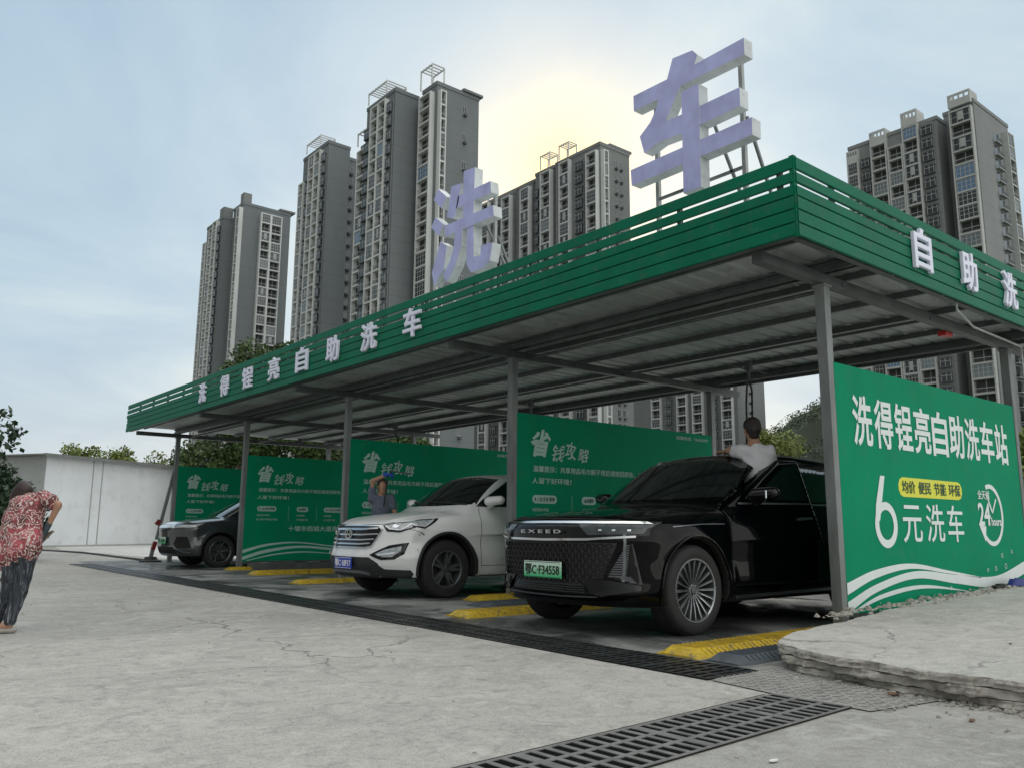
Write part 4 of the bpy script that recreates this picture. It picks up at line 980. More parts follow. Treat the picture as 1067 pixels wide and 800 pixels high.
class Car:
    def __init__(s, S, root):
        s.S = S; s.root = root; W2 = S['W'] / 2; L = S['L']
        hood = profile(S['hood'], sm=14); side = profile(S['side'], sm=8); front = profile(S['front'], sm=6); roof = profile(S['roof'], sm=16)
        (wx0, wz0), (wx1, wz1) = S['ws']; wsl = (wx1 - wx0) / (wz1 - wz0); R = S['R']; cxs = (S['fx'], S['fx'] + S['wb'])
        ar = S.get('arch', R + .065); s.zw = R; sill = S.get('sill', .22)
        def shell(X, Y, Z):
            y = np.abs(Y)
            w = W2 + side(Z) - .07 * np.clip((.75 - X) / .75, 0, 1) ** 2 - .05 * np.clip((X - L + .8) / .8, 0, 1) ** 2
            for cx in cxs:
                q = np.sqrt((X - cx) ** 2 + (Z - R) ** 2); w = w + .022 * np.exp(-((q - ar - .03) / .09) ** 2)
            if 'waist' in S: w = w - S['waist'][1] * np.exp(-((Z - S['waist'][0]) / .09) ** 2) * np.clip((X - 1.2) / .5, 0, 1)
            c = np.clip(y / W2, 0, 1.2)
            crown = .055 * c ** 2 + .05 * c ** 6
            hd = hood(X) - crown + S.get('rib', .012) * np.exp(-((c - .62) / .07) ** 2) * np.clip(1 - X / 1.6, 0, 1)
            fr = (front(Z) + S['cc'] * c ** S.get('cp', 3.5)) - X; rr = X - (L - .03 - .25 * c ** 4 - .25 * np.clip(Z - .9, 0, 1) ** 1.0)
            d = smax((y - w) * .97, (Z - hd) * .95, .07); d = smax(d, fr * .92, .06); d = smax(d, rr * .9, .08); d = smax(d, (sill - Z) + .0, .04)
            yg = y - (S['gw'] - (Z - S['belt']) * S.get('tumble', .36) - .10 * np.clip((wx1 + .35 - X) / 1.2, 0, 1) ** 2)
            ws = ((wx0 + (Z - wz0) * wsl + .22 * (y / .8) ** 2) - X) / math.sqrt(1 + wsl ** 2)
            rw = (X - (L - .12 - (Z - .95) * S.get('rslope', .75))) * .8
            g = smax(yg * .94, Z - (roof(X) - .05 * (y / .65) ** 2), .10); g = smax(g, ws, .05); g = smax(g, rw, .08); g = np.maximum(g, .8 - Z)
            return smin(d, g, .035)
        def wells(X, Y, Z):
            d = None
            for cx in cxs:
                q = np.maximum(np.sqrt((X - cx) ** 2 + (Z - R) ** 2) - ar, (W2 - .30) - np.abs(Y)); d = q if d is None else np.minimum(d, q)
            return d
        s.shell = shell; s.wells = wells; s.ar = ar; s.cxs = cxs; s.W2 = W2
        door = S.get('door')
        def cav(X, Y, Z):
            x0, x1, z0, z1 = door; a = np.maximum(np.maximum(x0 - X - .0 * Z, X - x1), np.maximum(z0 - Z, Z - z1))
            fr_ = (wx0 + .20 + (Z - wz0) * wsl + .06) - X    # follows the windscreen pillar
            a = np.maximum(a, fr_ * .7); return np.maximum(a, Y + W2 - .55)
        def body(X, Y, Z):
            d = smax(shell(X, Y, Z), -wells(X, Y, Z), .012)
            if door: d = smax(d, -cav(X, Y, Z), .01)
            return d
        s.body_f = body
        lo = (-.1, -W2 - .1, .14); hi = (L + .08, W2 + .1, S['roof_max'] + .06)
        def mf(C):
            wl = wells(*C.T); m = np.zeros(len(C), int); m[wl > -.004] = 0; m[(wl > -.012) & (wl < (.012 if S['paint'] == 'paint_black' else .030))] = 1
            m[C[:, 2] < sill + .012] = 1
            if door: cv = cav(*C.T); m[(cv < .006)] = 1
            return m
        s.body = sdf_obj('body', body, lo, hi, S.get('res', .02), [S['paint'], 'well_black'], root, mf)
        me = s.body.data; s.bvh = BVHTree.FromPolygons([v.co[:] for v in me.vertices], [p.vertices[:] for p in me.polygons])
        if door:
            def df(X, Y, Z):
                d = shell(X, Y, Z); a = cav(X, Y, Z) + .006; d = np.maximum(d, -(d + .07)); return smax(d, a, .01)
            x0, x1, z0, z1 = door
            s.door = sdf_obj('door', df, (x0 - .05, -W2 - .08, z0 - .05), (x1 + .05, -.45, z1 + .05), .014, [S['paint']], root)
    def hit(s, ax, a, b, bvh=None):
        o, d = {'front': ((-1, a, b), (1, 0, 0)), 'left': ((a, -2.2, b), (0, 1, 0)), 'right': ((a, 2.2, b), (0, -1, 0)), 'top': ((a, b, 3), (0, 0, -1))}[ax]
        h = (bvh or s.bvh).ray_cast(Vector(o), Vector(d)); return (h[0], h[1], Vector(d)) if h[0] is not None else None
    def patch(s, name, poly, ax, m, off=.004, sub=.06, parent=None, bvh=None, mirror=False, depth=.012):
        res = []
        for mi in ((1, -1) if mirror else (1,)):
            pl = [(a * mi, b) for a, b in poly] if ax == 'front' else poly
            bm = bmesh.new(); vs = [bm.verts.new((a, b, 0)) for a, b in pl]; bm.faces.new(vs); bmesh.ops.triangulate(bm, faces=bm.faces[:])
            for _ in range(6):
                es = [e for e in bm.edges if e.calc_length() > sub]
                if not es: break
                bmesh.ops.subdivide_edges(bm, edges=es, cuts=1); bmesh.ops.triangulate(bm, faces=[f for f in bm.faces if len(f.verts) > 3])
            bad = []
            base = {}
            for v in bm.verts:
                h = s.hit(ax, v.co.x, v.co.y, bvh)
                if h is None: bad.append(v); continue
                p, n, d = h; base[v] = p
                v.co = p - d * off * .6 + n * off * .6
            bmesh.ops.delete(bm, geom=bad, context='VERTS')
            be = [e for e in bm.edges if len(e.link_faces) == 1]
            if be:
                r = bmesh.ops.extrude_edge_only(bm, edges=be); d = {'front': (1, 0, 0), 'left': (0, 1, 0), 'right': (0, -1, 0), 'top': (0, 0, -1)}[ax]
                for g in r['geom']:
                    if isinstance(g, bmesh.types.BMVert): g.co += Vector(d) * depth
            bmesh.ops.recalc_face_normals(bm, faces=bm.faces[:])
            me = bpy.data.meshes.new(name); bm.to_mesh(me); bm.free(); me.materials.append(MATS[m])
            me.polygons.foreach_set('use_smooth', [True] * len(me.polygons)); me.set_sharp_from_angle(angle=R_(50))
            res.append(link(bpy.data.objects.new(name, me), parent or s.root))
        return res
    def ribbon(s, name, pts, w, ax, m, off=.003, parent=None, bvh=None, mb=None, step=.03, mirror=False):
        own = mb is None; b = mb or MB()
        for mi in ((1, -1) if mirror else (1,)):
            q = [Vector((p[0] * (mi if ax == 'front' else 1), p[1])) for p in pts]; rs = []
            for i in range(len(q) - 1):
                n = max(1, int((q[i + 1] - q[i]).length / step)); rs += [q[i].lerp(q[i + 1], k / n) for k in range(n)]
            rs.append(q[-1]); row = []
            for i, p in enumerate(rs):
                t = (rs[min(i + 1, len(rs) - 1)] - rs[max(i - 1, 0)]).normalized(); nn = Vector((-t.y, t.x)); hs = []
                for sgn in (-1, 1):
                    c = p + nn * w / 2 * sgn; h = s.hit(ax, c.x, c.y, bvh)
                    hs.append(None if h is None else (h[0], h[0] + h[1] * off - h[2] * off * .3))
                row.append(None if None in hs else hs)
            for r0, r1 in zip(row, row[1:]):
                if r0 is None or r1 is None: continue
                A, B, C, D_ = r0[0][1], r0[1][1], r1[1][1], r1[0][1]; a, bb, c, d = r0[0][0], r0[1][0], r1[1][0], r1[0][0]
                b.add([A, B, C, D_, a, bb, c, d], [(0, 1, 2, 3), (0, 4, 5, 1), (1, 5, 6, 2), (2, 6, 7, 3), (3, 7, 4, 0)])
        if own and b.v: return b.build(name, m, parent or s.root)
    def wheel(s, cx, side, style, name='wheel'):
        R = s.S['R']; y = side * (s.W2 - .01); w = .235; e = empty('wheel', (cx, y, R)); e.parent = s.root; sg = side
        rr = R * s.S.get('rimf', .70)
        b = MB(); tw = w / 2
        pr = [(rr, -.0), (rr + .012, .004), (rr + .03, .008), (R * .93, .004), (R * .975, -.012), (R, -.035), (R, -w + .035), (R * .975, -w + .012), (R * .93, -w), (rr, -w), (rr, 0)]
        b.lathe([(r, h * sg) for r, h in pr], axis='y', n=56)
        for k in range(60):   # tread blocks
            t = 2 * math.pi * k / 60
            for hh in (-.055, -.115, -.175):
                p = Vector((math.sin(t) * (R + .001), hh * sg, math.cos(t) * (R + .001))); M = Matrix.Translation(p) @ Matrix.Rotation(t, 4, 'Y'); b.box((-.011, -.022, -.004), (.011, .022, .004), 0, M)
        b.build('tyre', 'tyre', e, autosmooth=40)
        b = MB(); b.lathe([(rr, .0), (rr - .006, .003), (rr - .018, -.004), (rr - .022, -.03), (rr - .03, -w * .8), (.0, -w * .8)], axis='y', n=56) if sg > 0 else b.lathe([(r, -h) for r, h in [(rr, .0), (rr - .006, .003), (rr - .018, -.004), (rr - .022, -.03), (rr - .03, -w * .8), (.0, -w * .8)]], axis='y', n=56)
        def spoke(t, r0, r1, w0, w1, d0, d1, mi, th=.018, bend=0):
            M = Matrix.Rotation(t, 4, 'Y'); M2 = Matrix.Rotation(t + bend, 4, 'Y'); vs = []
            for (r, ww, d, MM) in ((r0, w0, d0, M), ((r0 + r1) / 2, (w0 + w1) / 2, (d0 + d1) / 2 + .004, Matrix.Rotation(t + bend * .5, 4, 'Y')), (r1, w1, d1, M2)):
                for (a, c) in ((-ww / 2, d - th), (ww / 2, d - th), (ww / 2, d), (-ww / 2, d)): vs.append(MM @ Vector((a, c * sg, r)))
            fs = [(i * 4 + j, i * 4 + (j + 1) % 4, (i + 1) * 4 + (j + 1) % 4, (i + 1) * 4 + j) for i in range(2) for j in range(4)] + [(0, 1, 2, 3), (8, 9, 10, 11)]
            b.add(vs, fs, mi)
        if style == 'multi':
            for k in range(20): spoke(2 * math.pi * k / 20, .045, rr - .012, .014, .024 if k % 2 else .016, -.035, -.006, 0, .03); spoke(2 * math.pi * k / 20 + .03, .06, rr - .015, .004, .006, -.033, -.0045, 1, .004)
            b.lathe([(rr - .004, .0045 * sg), (rr - .013, .0035 * sg), (rr - .016, -.002 * sg)], axis='y', n=56, mi=1)
        elif style == 'double':
            for k in range(5):
                t = 2 * math.pi * k / 5 + .2
                for dt in (-.17, .17): spoke(t + dt, .05, rr - .01, .045, .038, -.028, -.010, 0, .035); spoke(t + dt * 1.55, .09, rr - .02, .006, .008, -.024, -.008, 1, .004)
        else:
            for k in range(5):
                t = 2 * math.pi * k / 5 + .1; spoke(t, .04, rr * .62, .05, .042, -.03, -.014, 0, .03)
                for dt in (-.34, .34): spoke(t, rr * .55, rr - .01, .034, .034, -.016, -.008, 0, .03, dt); spoke(t + dt * .55, rr * .6, rr - .02, .018, .022, -.010, -.004, 1, .004, dt * .5)
        b.lathe([(0, -.018 * sg), (.03, -.019 * sg), (.034, -.03 * sg), (.05, -.034 * sg), (.055, -.06 * sg)], axis='y', n=20, mi=0)
        for k in range(5): t = 2 * math.pi * k / 5 + .6; b.lathe([(0, -.026 * sg), (.008, -.026 * sg), (.009, -.04 * sg)], c=(math.sin(t) * .042, 0, math.cos(t) * .042), axis='y', n=8, mi=1)
        b.build('rim', ['rim_dark', 'rim_cut'], e, autosmooth=35)
        b = MB(); b.lathe([(0, -.11 * sg), (rr * .72, -.11 * sg), (rr * .72, -.13 * sg), (0, -.13 * sg)], axis='y', n=32); b.build('brake_disc', 'brake_disc', e, autosmooth=30)
    def arch_trim(s, m, r0, r1, t0=-.35, t1=math.pi + .35, sides=('left', 'right')):
        for cx in s.cxs:
            for ax in sides:
                b = MB(); row = []
                for k in range(45):
                    t = t0 + (t1 - t0) * k / 44; hs = []
                    for r in (r0 + .022, (r0 + .022 + r1) / 2, r1):
                        x = cx + r * math.cos(t); z = s.S['R'] + r * math.sin(t)
                        h = s.hit(ax, x, max(z, s.S.get('sill', .22) + .03)); hs.append(None if h is None else h[0] - h[2] * .018)
                    row.append(hs)
                sg = -1 if ax == 'left' else 1
                for A, B in zip(row, row[1:]):
                    if None in A or None in B or abs(A[0].y) < s.W2 * .6: continue
                    cc = Vector((cx, 0, s.S['R'])); inn = [Vector((cx + (p.x - cx) * r0 / (r0 + .022), p.y - sg * .10, s.S['R'] + (p.z - s.S['R']) * r0 / (r0 + .022))) for p in (A[0], B[0])]; out = [Vector((p.x, p.y - sg * .02, p.z)) for p in (A[2], B[2])]
                    b.add([A[0], A[1], A[2], B[0], B[1], B[2], *inn, *out], [(0, 1, 4, 3), (1, 2, 5, 4), (0, 3, 7, 6), (2, 8, 9, 5)])
                if b.v: b.build('wheel_arch', m, s.root, autosmooth=50)
    def mirror(s, x, z, y, m, sg=-1):
        parts = [((x, y * -sg * -1, z), (x + .02, sg * (abs(y) + .17), z + .03), .07, .075, ((1, 0, 0), 1.25)), ((x + .04, sg * (abs(y) - .08), z - .06), (x, sg * (abs(y) + .02), z - .03), .025, .03)]
        parts = [((x - .03, sg * (abs(y) + .02), z), (x + .03, sg * (abs(y) + .17), z + .015), .075, .066, ((0, .1, 1), 1.15)), ((x + .05, sg * (abs(y) - .10), z - .08), (x, sg * (abs(y) + .02), z - .05), .03, .035)]
        lo, hi = chain_bounds(parts, .03); o = sdf_obj('side_mirror', chain(parts, .03), lo, hi, .012, [m], s.root); return o
def plate(root, x, yc, z, text, m, tm, w=.44, h=.14, tilt=0):
    p = empty('number_plate', (x, yc, z)); p.parent = root; p.rotation_euler = (0, tilt, 0)
    b = MB(); b.box((0, -w / 2, -h / 2), (.012, w / 2, h / 2)); b.build('plate_sheet', m, p, bevel=.003)
    b = MB(); text_into(b, text, (-.0015, w * .46, -h * .33), (0, -1, 0), (0, 0, 1), w * .92, h * .66, .003, .02); b.build('plate_text', tm, p)
    b = MB()
    for z_ in (-h / 2 + .004, h / 2 - .009): b.box((-.0016, -w / 2 + .006, z_), (.0, w / 2 - .006, z_ + .005))
    b.build('plate_border', tm, p)
mat('plate_ink', (.01, .02, .015), .5); mat('plate_white', (.8, .8, .8), .4)

# ---- black SUV
Sb = dict(L=4.78, W=1.88, R=.375, fx=.90, wb=2.82, rimf=.715, arch=.435, sill=.25, paint='paint_black', cc=.36, cp=3.2, belt=1.08, gw=.885, tumble=.36, roof_max=1.70,
          hood=[(-.1, .90), (.05, .965), (.2, 1.005), (.6, 1.055), (1.1, 1.10), (1.5, 1.13), (2.5, 1.14), (4.2, 1.14), (4.8, 1.1)],
          side=[(.2, -.05), (.32, -.02), (.45, -.005), (.62, -.012), (.78, .0), (.92, -.012), (1.02, -.045), (1.12, -.08), (1.4, -.2)],
          front=[(.2, .12), (.28, .04), (.36, .015), (.45, .03), (.7, .02), (.78, .01), (.9, .02), (.97, .08), (1.2, .4)],
          roof=[(1.9, 1.60), (2.3, 1.655), (2.8, 1.685), (3.4, 1.665), (4.0, 1.62), (4.7, 1.5)], ws=((1.22, 1.10), (2.12, 1.64)), door=(1.42, 2.52, .40, 1.565))
rb = empty('parked_suv', (4.93, 5.53, 0), 0, 'glossy black SUV with a green number plate and its driver door open', 'car', 'cars in the wash bays')
cb_ = Car(Sb, rb)
cb_.patch('windscreen', [(-.80, 1.19), (-.3, 1.165), (.3, 1.165), (.80, 1.19), (.66, 1.56), (.3, 1.60), (-.3, 1.60), (-.66, 1.56)], 'front', 'car_glass', .003)
for ax in ('left', 'right'):
    if ax == 'right': cb_.patch('side_window', [(1.62, 1.15), (2.30, 1.53), (2.60, 1.56), (2.60, 1.16)], ax, 'car_glass', .004)
    cb_.patch('side_window', [(2.72, 1.16), (2.72, 1.57), (3.3, 1.56), (3.62, 1.50), (3.66, 1.18)], ax, 'car_glass', .004)
    cb_.patch('quarter_window', [(3.74, 1.19), (3.72, 1.47), (4.15, 1.33), (4.2, 1.26)], ax, 'car_glass', .004)
    for pts in ([(2.62, .42), (2.62, 1.10), (2.66, 1.58)], [(3.55, .75), (3.66, .95), (3.72, 1.12), (3.70, 1.5)], [(2.62, .42), (3.35, .42), (3.55, .75)]): cb_.ribbon('door_seam', pts, .008, ax, 'seam', .0015)
    cb_.ribbon('sill_trim', [(1.45, .30), (3.25, .31)], .030, ax, 'chrome', .012)
    cb_.ribbon('belt_trim', [(1.62 if ax == 'right' else 2.60, 1.125), (2.7, 1.135), (3.7, 1.15), (4.2, 1.22)], .016, ax, 'silver_satin', .004)
    cb_.ribbon('roof_rail', [(2.3, 1.60), (2.7, 1.625), (3.5, 1.60), (3.9, 1.56)], .022, ax, 'silver_satin', .02)
    cb_.patch('door_handle', [(3.30, .985), (3.30, 1.01), (3.50, 1.02), (3.50, .995)], ax, 'silver_satin', .02)
    cb_.ribbon('wing_line', [(.62, .905), (1.0, .93), (1.34, .935)], .008, ax, 'silver_satin', .003)
    cb_.ribbon('corner_strip', [(.20, .46), (.205, .6), (.20, .87)], .014, ax, 'silver_satin', .012)
cb_.ribbon('bonnet_seam', [(-.70, .958), (-.5, .965), (0, .97), (.5, .965), (.70, .958)], .006, 'front', 'seam', .0015)
cb_.patch('nose_band', [(-.9, .83), (-.9, .925), (0, .928), (.9, .925), (.9, .83), (.5, .80), (0, .795), (-.5, .80)], 'front', 'gloss_black', .012)
cb_.ribbon('light_bar', [(-.90, .925), (-.5, .925), (0, .928), (.5, .925), (.90, .925)], .018, 'front', 'chrome', .02)
cb_.ribbon('light_bar', [(-.84, .822), (-.5, .797), (0, .79), (.5, .797), (.84, .822)], .017, 'front', 'chrome', .022)
for sg in (1, -1):
    cb_.patch('headlight', [(sg * .50, .832), (sg * .88, .845), (sg * .90, .915), (sg * .40, .915)], 'front', 'lamp_smoked', .018)
    for q in (.60, .70, .80): cb_.patch('lamp_lens', [(sg * (q - .009), .866), (sg * (q + .009), .866), (sg * (q + .009), .880), (sg * (q - .009), .880)], 'front', 'lamp_bright', .026)
    cb_.patch('headlight', [(.14, .85), (.14, .918), (.5, .935), (.22, .855)], 'left' if sg < 0 else 'right', 'lamp_smoked', .010)
    dl = MB()
    for k in range(14):
        t = k / 13; z = .75 - .245 * t; yo = .80 - .03 * t; yi = .775 - .125 * t; cb_.ribbon('', [(sg * yo, z), (sg * yi, z - .003)], .010, 'front', 'x', .016, mb=dl)
    for k in range(4): z = .50 - k * .014; cb_.ribbon('', [(sg * (.80 + .01 * k), z - .005), (sg * (.70 + .03 * k), z)], .010, 'front', 'x', .016, mb=dl)
    dl.build('lamp_louvre', 'louvre_grey', rb)
    cb_.patch('corner_vent', [(sg * .815, .765), (sg * .79, .765), (sg * .64, .50), (sg * .80, .44), (sg * .86, .44)], 'front', 'gloss_black', .006)
    cb_.patch('lower_fang', [(sg * .42, .475), (sg * .66, .47), (sg * .86, .43), (sg * .86, .39), (sg * .60, .34), (sg * .52, .36)], 'front', 'gloss_black', .02)
cb_.patch('grille', [(-.72, .77), (.72, .77), (.60, .49), (.40, .42), (-.40, .42), (-.60, .49)], 'front', 'clad_black', .003)
g = MB()
for r in range(8):
    z = .745 - r * .042
    for k in range(-10, 11):
        y = k * .066 + (.033 if r % 2 else 0)
        if abs(y) > .69 - .35 * max(0, (.56 - z)) * 2 - .02: continue
        q = [(y + .028 * math.cos(a), z + .019 * math.sin(a)) for a in [math.pi * i / 3 for i in range(7)]]
        cb_.ribbon('', q, .006, 'front', 'x', .010, mb=g, step=.05)
g.build('grille_mesh', 'gloss_black', rb)
g = MB()
for k in range(4): cb_.ribbon('', [(-.45, .365 + k * .018), (.45, .365 + k * .018)], .006, 'front', 'x', .006, mb=g)
g.build('intake_slats', 'clad_black', rb)
cb_.ribbon('chin_trim', [(-.56, .335), (-.2, .325), (.2, .325), (.56, .335), (.70, .39)], .009, 'front', 'silver_satin', .010)
b = MB(); text_into(b, 'E X E E D', (-.030, .27, .845), (0, -1, 0), (0, 0, 1), .52, .030, .006, .03); o = b.build('nose_lettering', 'chrome', rb)
plate(rb, -.022, .0, .535, '鄂C·F34558', 'plate_green', 'plate_ink', .48, .14, 0)
cb_.arch_trim('gloss_black', cb_.ar - .004, cb_.ar + .03)
for sd in (-1, 1):
    for cx in cb_.cxs: cb_.wheel(cx, sd, 'multi')
# open driver door
dm = cb_.door.data; dbv = BVHTree.FromPolygons([v.co[:] for v in dm.vertices], [p.vertices[:] for p in dm.polygons])
cb_.patch('door_window', [(1.80, 1.165), (2.30, 1.50), (2.48, 1.52), (2.48, 1.165)], 'left', 'car_glass', .004, parent=cb_.door, bvh=dbv)
cb_.ribbon('window_trim', [(1.62, 1.125), (2.1, 1.13), (2.5, 1.135)], .016, 'left', 'silver_satin', .004, parent=cb_.door, bvh=dbv)
cb_.ribbon('window_trim', [(1.72, 1.17), (2.0, 1.37), (2.26, 1.535)], .012, 'left', 'silver_satin', .004, parent=cb_.door, bvh=dbv)
cb_.patch('handle', [(2.24, .97), (2.24, .995), (2.44, 1.005), (2.44, .98)], 'left', 'silver_satin', .02, parent=cb_.door, bvh=dbv)
mo = cb_.mirror(1.78, 1.20, .90, 'gloss_black'); mo.parent = cb_.door
b = MB(); b.tube([(1.70, -1.10, 1.235), (1.69, -1.11, 1.17), (1.72, -1.06, 1.135)], .008, 6); b.build('mirror_trim', 'chrome', cb_.door)
H = Vector((1.42, -.91, 0)); cb_.door.matrix_local = Matrix.Translation(H) @ Matrix.Rotation(R_(-12), 4, 'Z') @ Matrix.Translation(-H)
cb_.mirror(1.78, 1.20, .90, 'gloss_black', 1)
# seat seen through the opening
sp_ = [((2.15, -.40, .55), (2.15, -.40, .60), .22, .22, ((0, 0, 1), 1.6)), ((2.42, -.40, .62), (2.62, -.40, 1.1), .20, .17, ((1, 0, .3), 1.9))]
lo, hi = chain_bounds(sp_); sdf_obj('seat', chain(sp_, .08), lo, hi, .02, ['clad_black'], rb)

# ---- white SUV
Sw = dict(L=4.70, W=1.88, R=.365, fx=.96, wb=2.70, rimf=.64, arch=.43, sill=.26, paint='paint_white', cc=.40, cp=2.9, belt=1.10, gw=.875, tumble=.37, roof_max=1.70, rib=.02,
          hood=[(-.1, .84), (.03, .90), (.15, .955), (.5, 1.035), (1.0, 1.10), (1.4, 1.14), (2.5, 1.13), (4.2, 1.16), (4.8, 1.1)],
          side=[(.2, -.05), (.32, -.02), (.5, .0), (.70, -.022), (.86, .0), (.95, -.008), (1.04, -.045), (1.14, -.085), (1.4, -.2)],
          front=[(.2, .14), (.3, .06), (.42, .01), (.52, .0), (.60, .025), (.72, .06), (.85, .085), (.93, .14), (1.1, .4)],
          roof=[(1.8, 1.60), (2.2, 1.655), (2.8, 1.68), (3.4, 1.665), (4.0, 1.62), (4.7, 1.5)], ws=((1.12, 1.12), (1.95, 1.63)))
rw_ = empty('parked_suv', (5.33, 9.84, 0), 0, 'white SUV with a blue number plate and scuffed front bumper corner', 'car', 'cars in the wash bays')
cw = Car(Sw, rw_)
cw.patch('windscreen', [(-.79, 1.20), (-.3, 1.18), (.3, 1.18), (.79, 1.20), (.65, 1.56), (.3, 1.60), (-.3, 1.60), (-.65, 1.56)], 'front', 'car_glass', .003)
g = MB()
for a, c in (((-.72, 1.195), (.05, 1.24)), ((-.05, 1.19), (.62, 1.25))): cw.ribbon('wiper', [a, c], .014, 'front', 'black_plastic', .016)
for ax in ('left', 'right'):
    cw.patch('side_window', [(1.50, 1.17), (1.62, 1.26), (2.12, 1.54), (2.60, 1.57), (2.60, 1.18)], ax, 'car_glass', .004)
    cw.patch('side_window', [(2.72, 1.18), (2.72, 1.57), (3.3, 1.55), (3.6, 1.49), (3.6, 1.22)], ax, 'car_glass', .004)
    for pts in ([(1.50, .40), (1.50, .95), (1.54, 1.15)], [(2.64, .38), (2.66, 1.1), (2.68, 1.55)], [(1.50, .40), (3.3, .40)]): cw.ribbon('door_seam', pts, .007, ax, 'seam', .001)
    cw.ribbon('sill_cladding', [(1.42, .30), (3.25, .30)], .10, ax, 'clad_black', .008)
    cw.patch('door_handle', [(2.35, .99), (2.35, 1.02), (2.56, 1.03), (2.56, 1.0)], ax, 'chrome', .02)
    cw.patch('headlight_frame', [(.28, .925), (.42, .905), (.60, .872), (.76, .95), (.86, 1.005), (.6, .985)], ax, 'gloss_black', .006)
    cw.patch('headlight', [(.36, .925), (.60, .890), (.72, .948), (.78, .985), (.5, .965)], ax, 'lamp_clear', .011)
    cw.ribbon('headlight_strip', [(.58, .895), (.70, .95), (.76, .98)], .012, ax, 'lamp_bright', .014)
cw.ribbon('bonnet_seam', [(-.66, .95), (-.55, .925), (0, .912), (.55, .925), (.66, .95)], .008, 'front', 'seam', .001)
for sg in (1, -1):
    cw.patch('headlight_frame', [(sg * .565, .915), (sg * .70, .945), (sg * .87, .955), (sg * .905, .88), (sg * .80, .825), (sg * .66, .835)], 'front', 'gloss_black', .007)
    cw.patch('headlight', [(sg * .60, .905), (sg * .72, .932), (sg * .855, .94), (sg * .885, .885), (sg * .80, .845), (sg * .68, .855)], 'front', 'lamp_clear', .012)
    cw.ribbon('headlight_strip', [(sg * .61, .90), (sg * .69, .862), (sg * .80, .852), (sg * .84, .885), (sg * .86, .93)], .012, 'front', 'lamp_bright', .017)
    cw.patch('lamp_lens', [(sg * .70, .885), (sg * .735, .875), (sg * .765, .885), (sg * .765, .915), (sg * .735, .925), (sg * .70, .915)], 'front', 'lamp_bright', .018)
    cw.patch('fog_frame', [(sg * .50, .545), (sg * .60, .60), (sg * .72, .665), (sg * .885, .70), (sg * .875, .56), (sg * .80, .495), (sg * .66, .485)], 'front', 'gloss_black', .006)
    cw.patch('fog_lamp', [(sg * .58, .555), (sg * .68, .61), (sg * .84, .655), (sg * .845, .59), (sg * .78, .525), (sg * .68, .52)], 'front', 'lamp_clear', .013)
    cw.ribbon('fog_strip', [(sg * .62, .545), (sg * .72, .555), (sg * .80, .575)], .022, 'front', 'lamp_bright', .018)
    cw.patch('bumper_corner_cladding', [(sg * .60, .44), (sg * .68, .375), (sg * .91, .365), (sg * .93, .27), (sg * .60, .27)], 'front', 'clad_black', .006)
hexg = [(-.60, .855), (-.52, .90), (0, .905), (.52, .90), (.60, .855), (.50, .65), (.40, .63), (-.40, .63), (-.50, .65)]
cw.patch('grille', hexg, 'front', 'gloss_black', .006)
cw.ribbon('grille_surround', hexg + hexg[:1], .014, 'front', 'chrome', .012)
g = MB()
for z, hw in ((.855, .54), (.79, .56), (.725, .52), (.672, .47)): cw.ribbon('', [(-hw, z + .012), (-.3, z), (.3, z), (hw, z + .012)], .018, 'front', 'x', .020, mb=g)
g.build('grille_bars', 'chrome', rw_)
# oval badge with slanted letter
b = MB(); X0 = .015
def ring3(b, cy, cz, a, c, tr, x, n=28):
    for k in range(n):
        t = 2 * math.pi * k / n; t2 = 2 * math.pi * (k + 1) / n; b.bar((x, cy + a * math.cos(t), cz + c * math.sin(t)), (x, cy + a * math.cos(t2), cz + c * math.sin(t2)), tr, tr, up=(1, 0, 0))
hx = cw.hit('front', 0, .80)[0].x - .03
ring3(b, 0, .80, .092, .056, .017, hx)
b.bar((hx, .045, .765), (hx, .025, .838), .014, .012, up=(1, 0, 0)); b.bar((hx, -.025, .762), (hx, -.045, .835), .014, .012, up=(1, 0, 0)); b.bar((hx, .035, .795), (hx, -.035, .805), .012, .012, up=(1, 0, 0))
b.build('badge', 'chrome', rw_)
cw.patch('lower_grille', [(-.50, .515), (.50, .515), (.62, .44), (.62, .30), (-.62, .30), (-.62, .44)], 'front', 'clad_black', .004)
cw.ribbon('skid_plate', [(-.48, .315), (-.3, .335), (.3, .335), (.48, .315)], .035, 'front', 'silver_satin', .014)
cw.patch('bumper_cladding', [(-.62, .30), (.62, .30), (.60, .262), (-.60, .262)], 'front', 'clad_black', .006)
g = MB()
for pts in ([(.55, .835), (.58, .81), (.60, .80)], [(.52, .80), (.545, .785)], [(.50, .50), (.515, .47)], [(.50, .62), (.51, .60)]): cw.ribbon('', pts, .010, 'left', 'x', .0015, mb=g)
g.build('scuff', 'scratch', rw_)
g = MB(); cw.ribbon('', [(.40, .865), (.50, .845), (.60, .79)], .006, 'left', 'x', .0012, mb=g); g.build('bumper_seam', 'seam', rw_)
plate(rw_, -.028, .0, .435, '鄂C·10F17', 'plate_blue', 'plate_white', .44, .14)
cw.arch_trim('clad_black', cw.ar - .006, cw.ar + .045)
for sd in (-1, 1):
    for cx in cw.cxs: cw.wheel(cx, sd, 'double')
cw.mirror(1.66, 1.24, .92, 'paint_white', -1); cw.mirror(1.66, 1.24, .92, 'paint_white', 1)

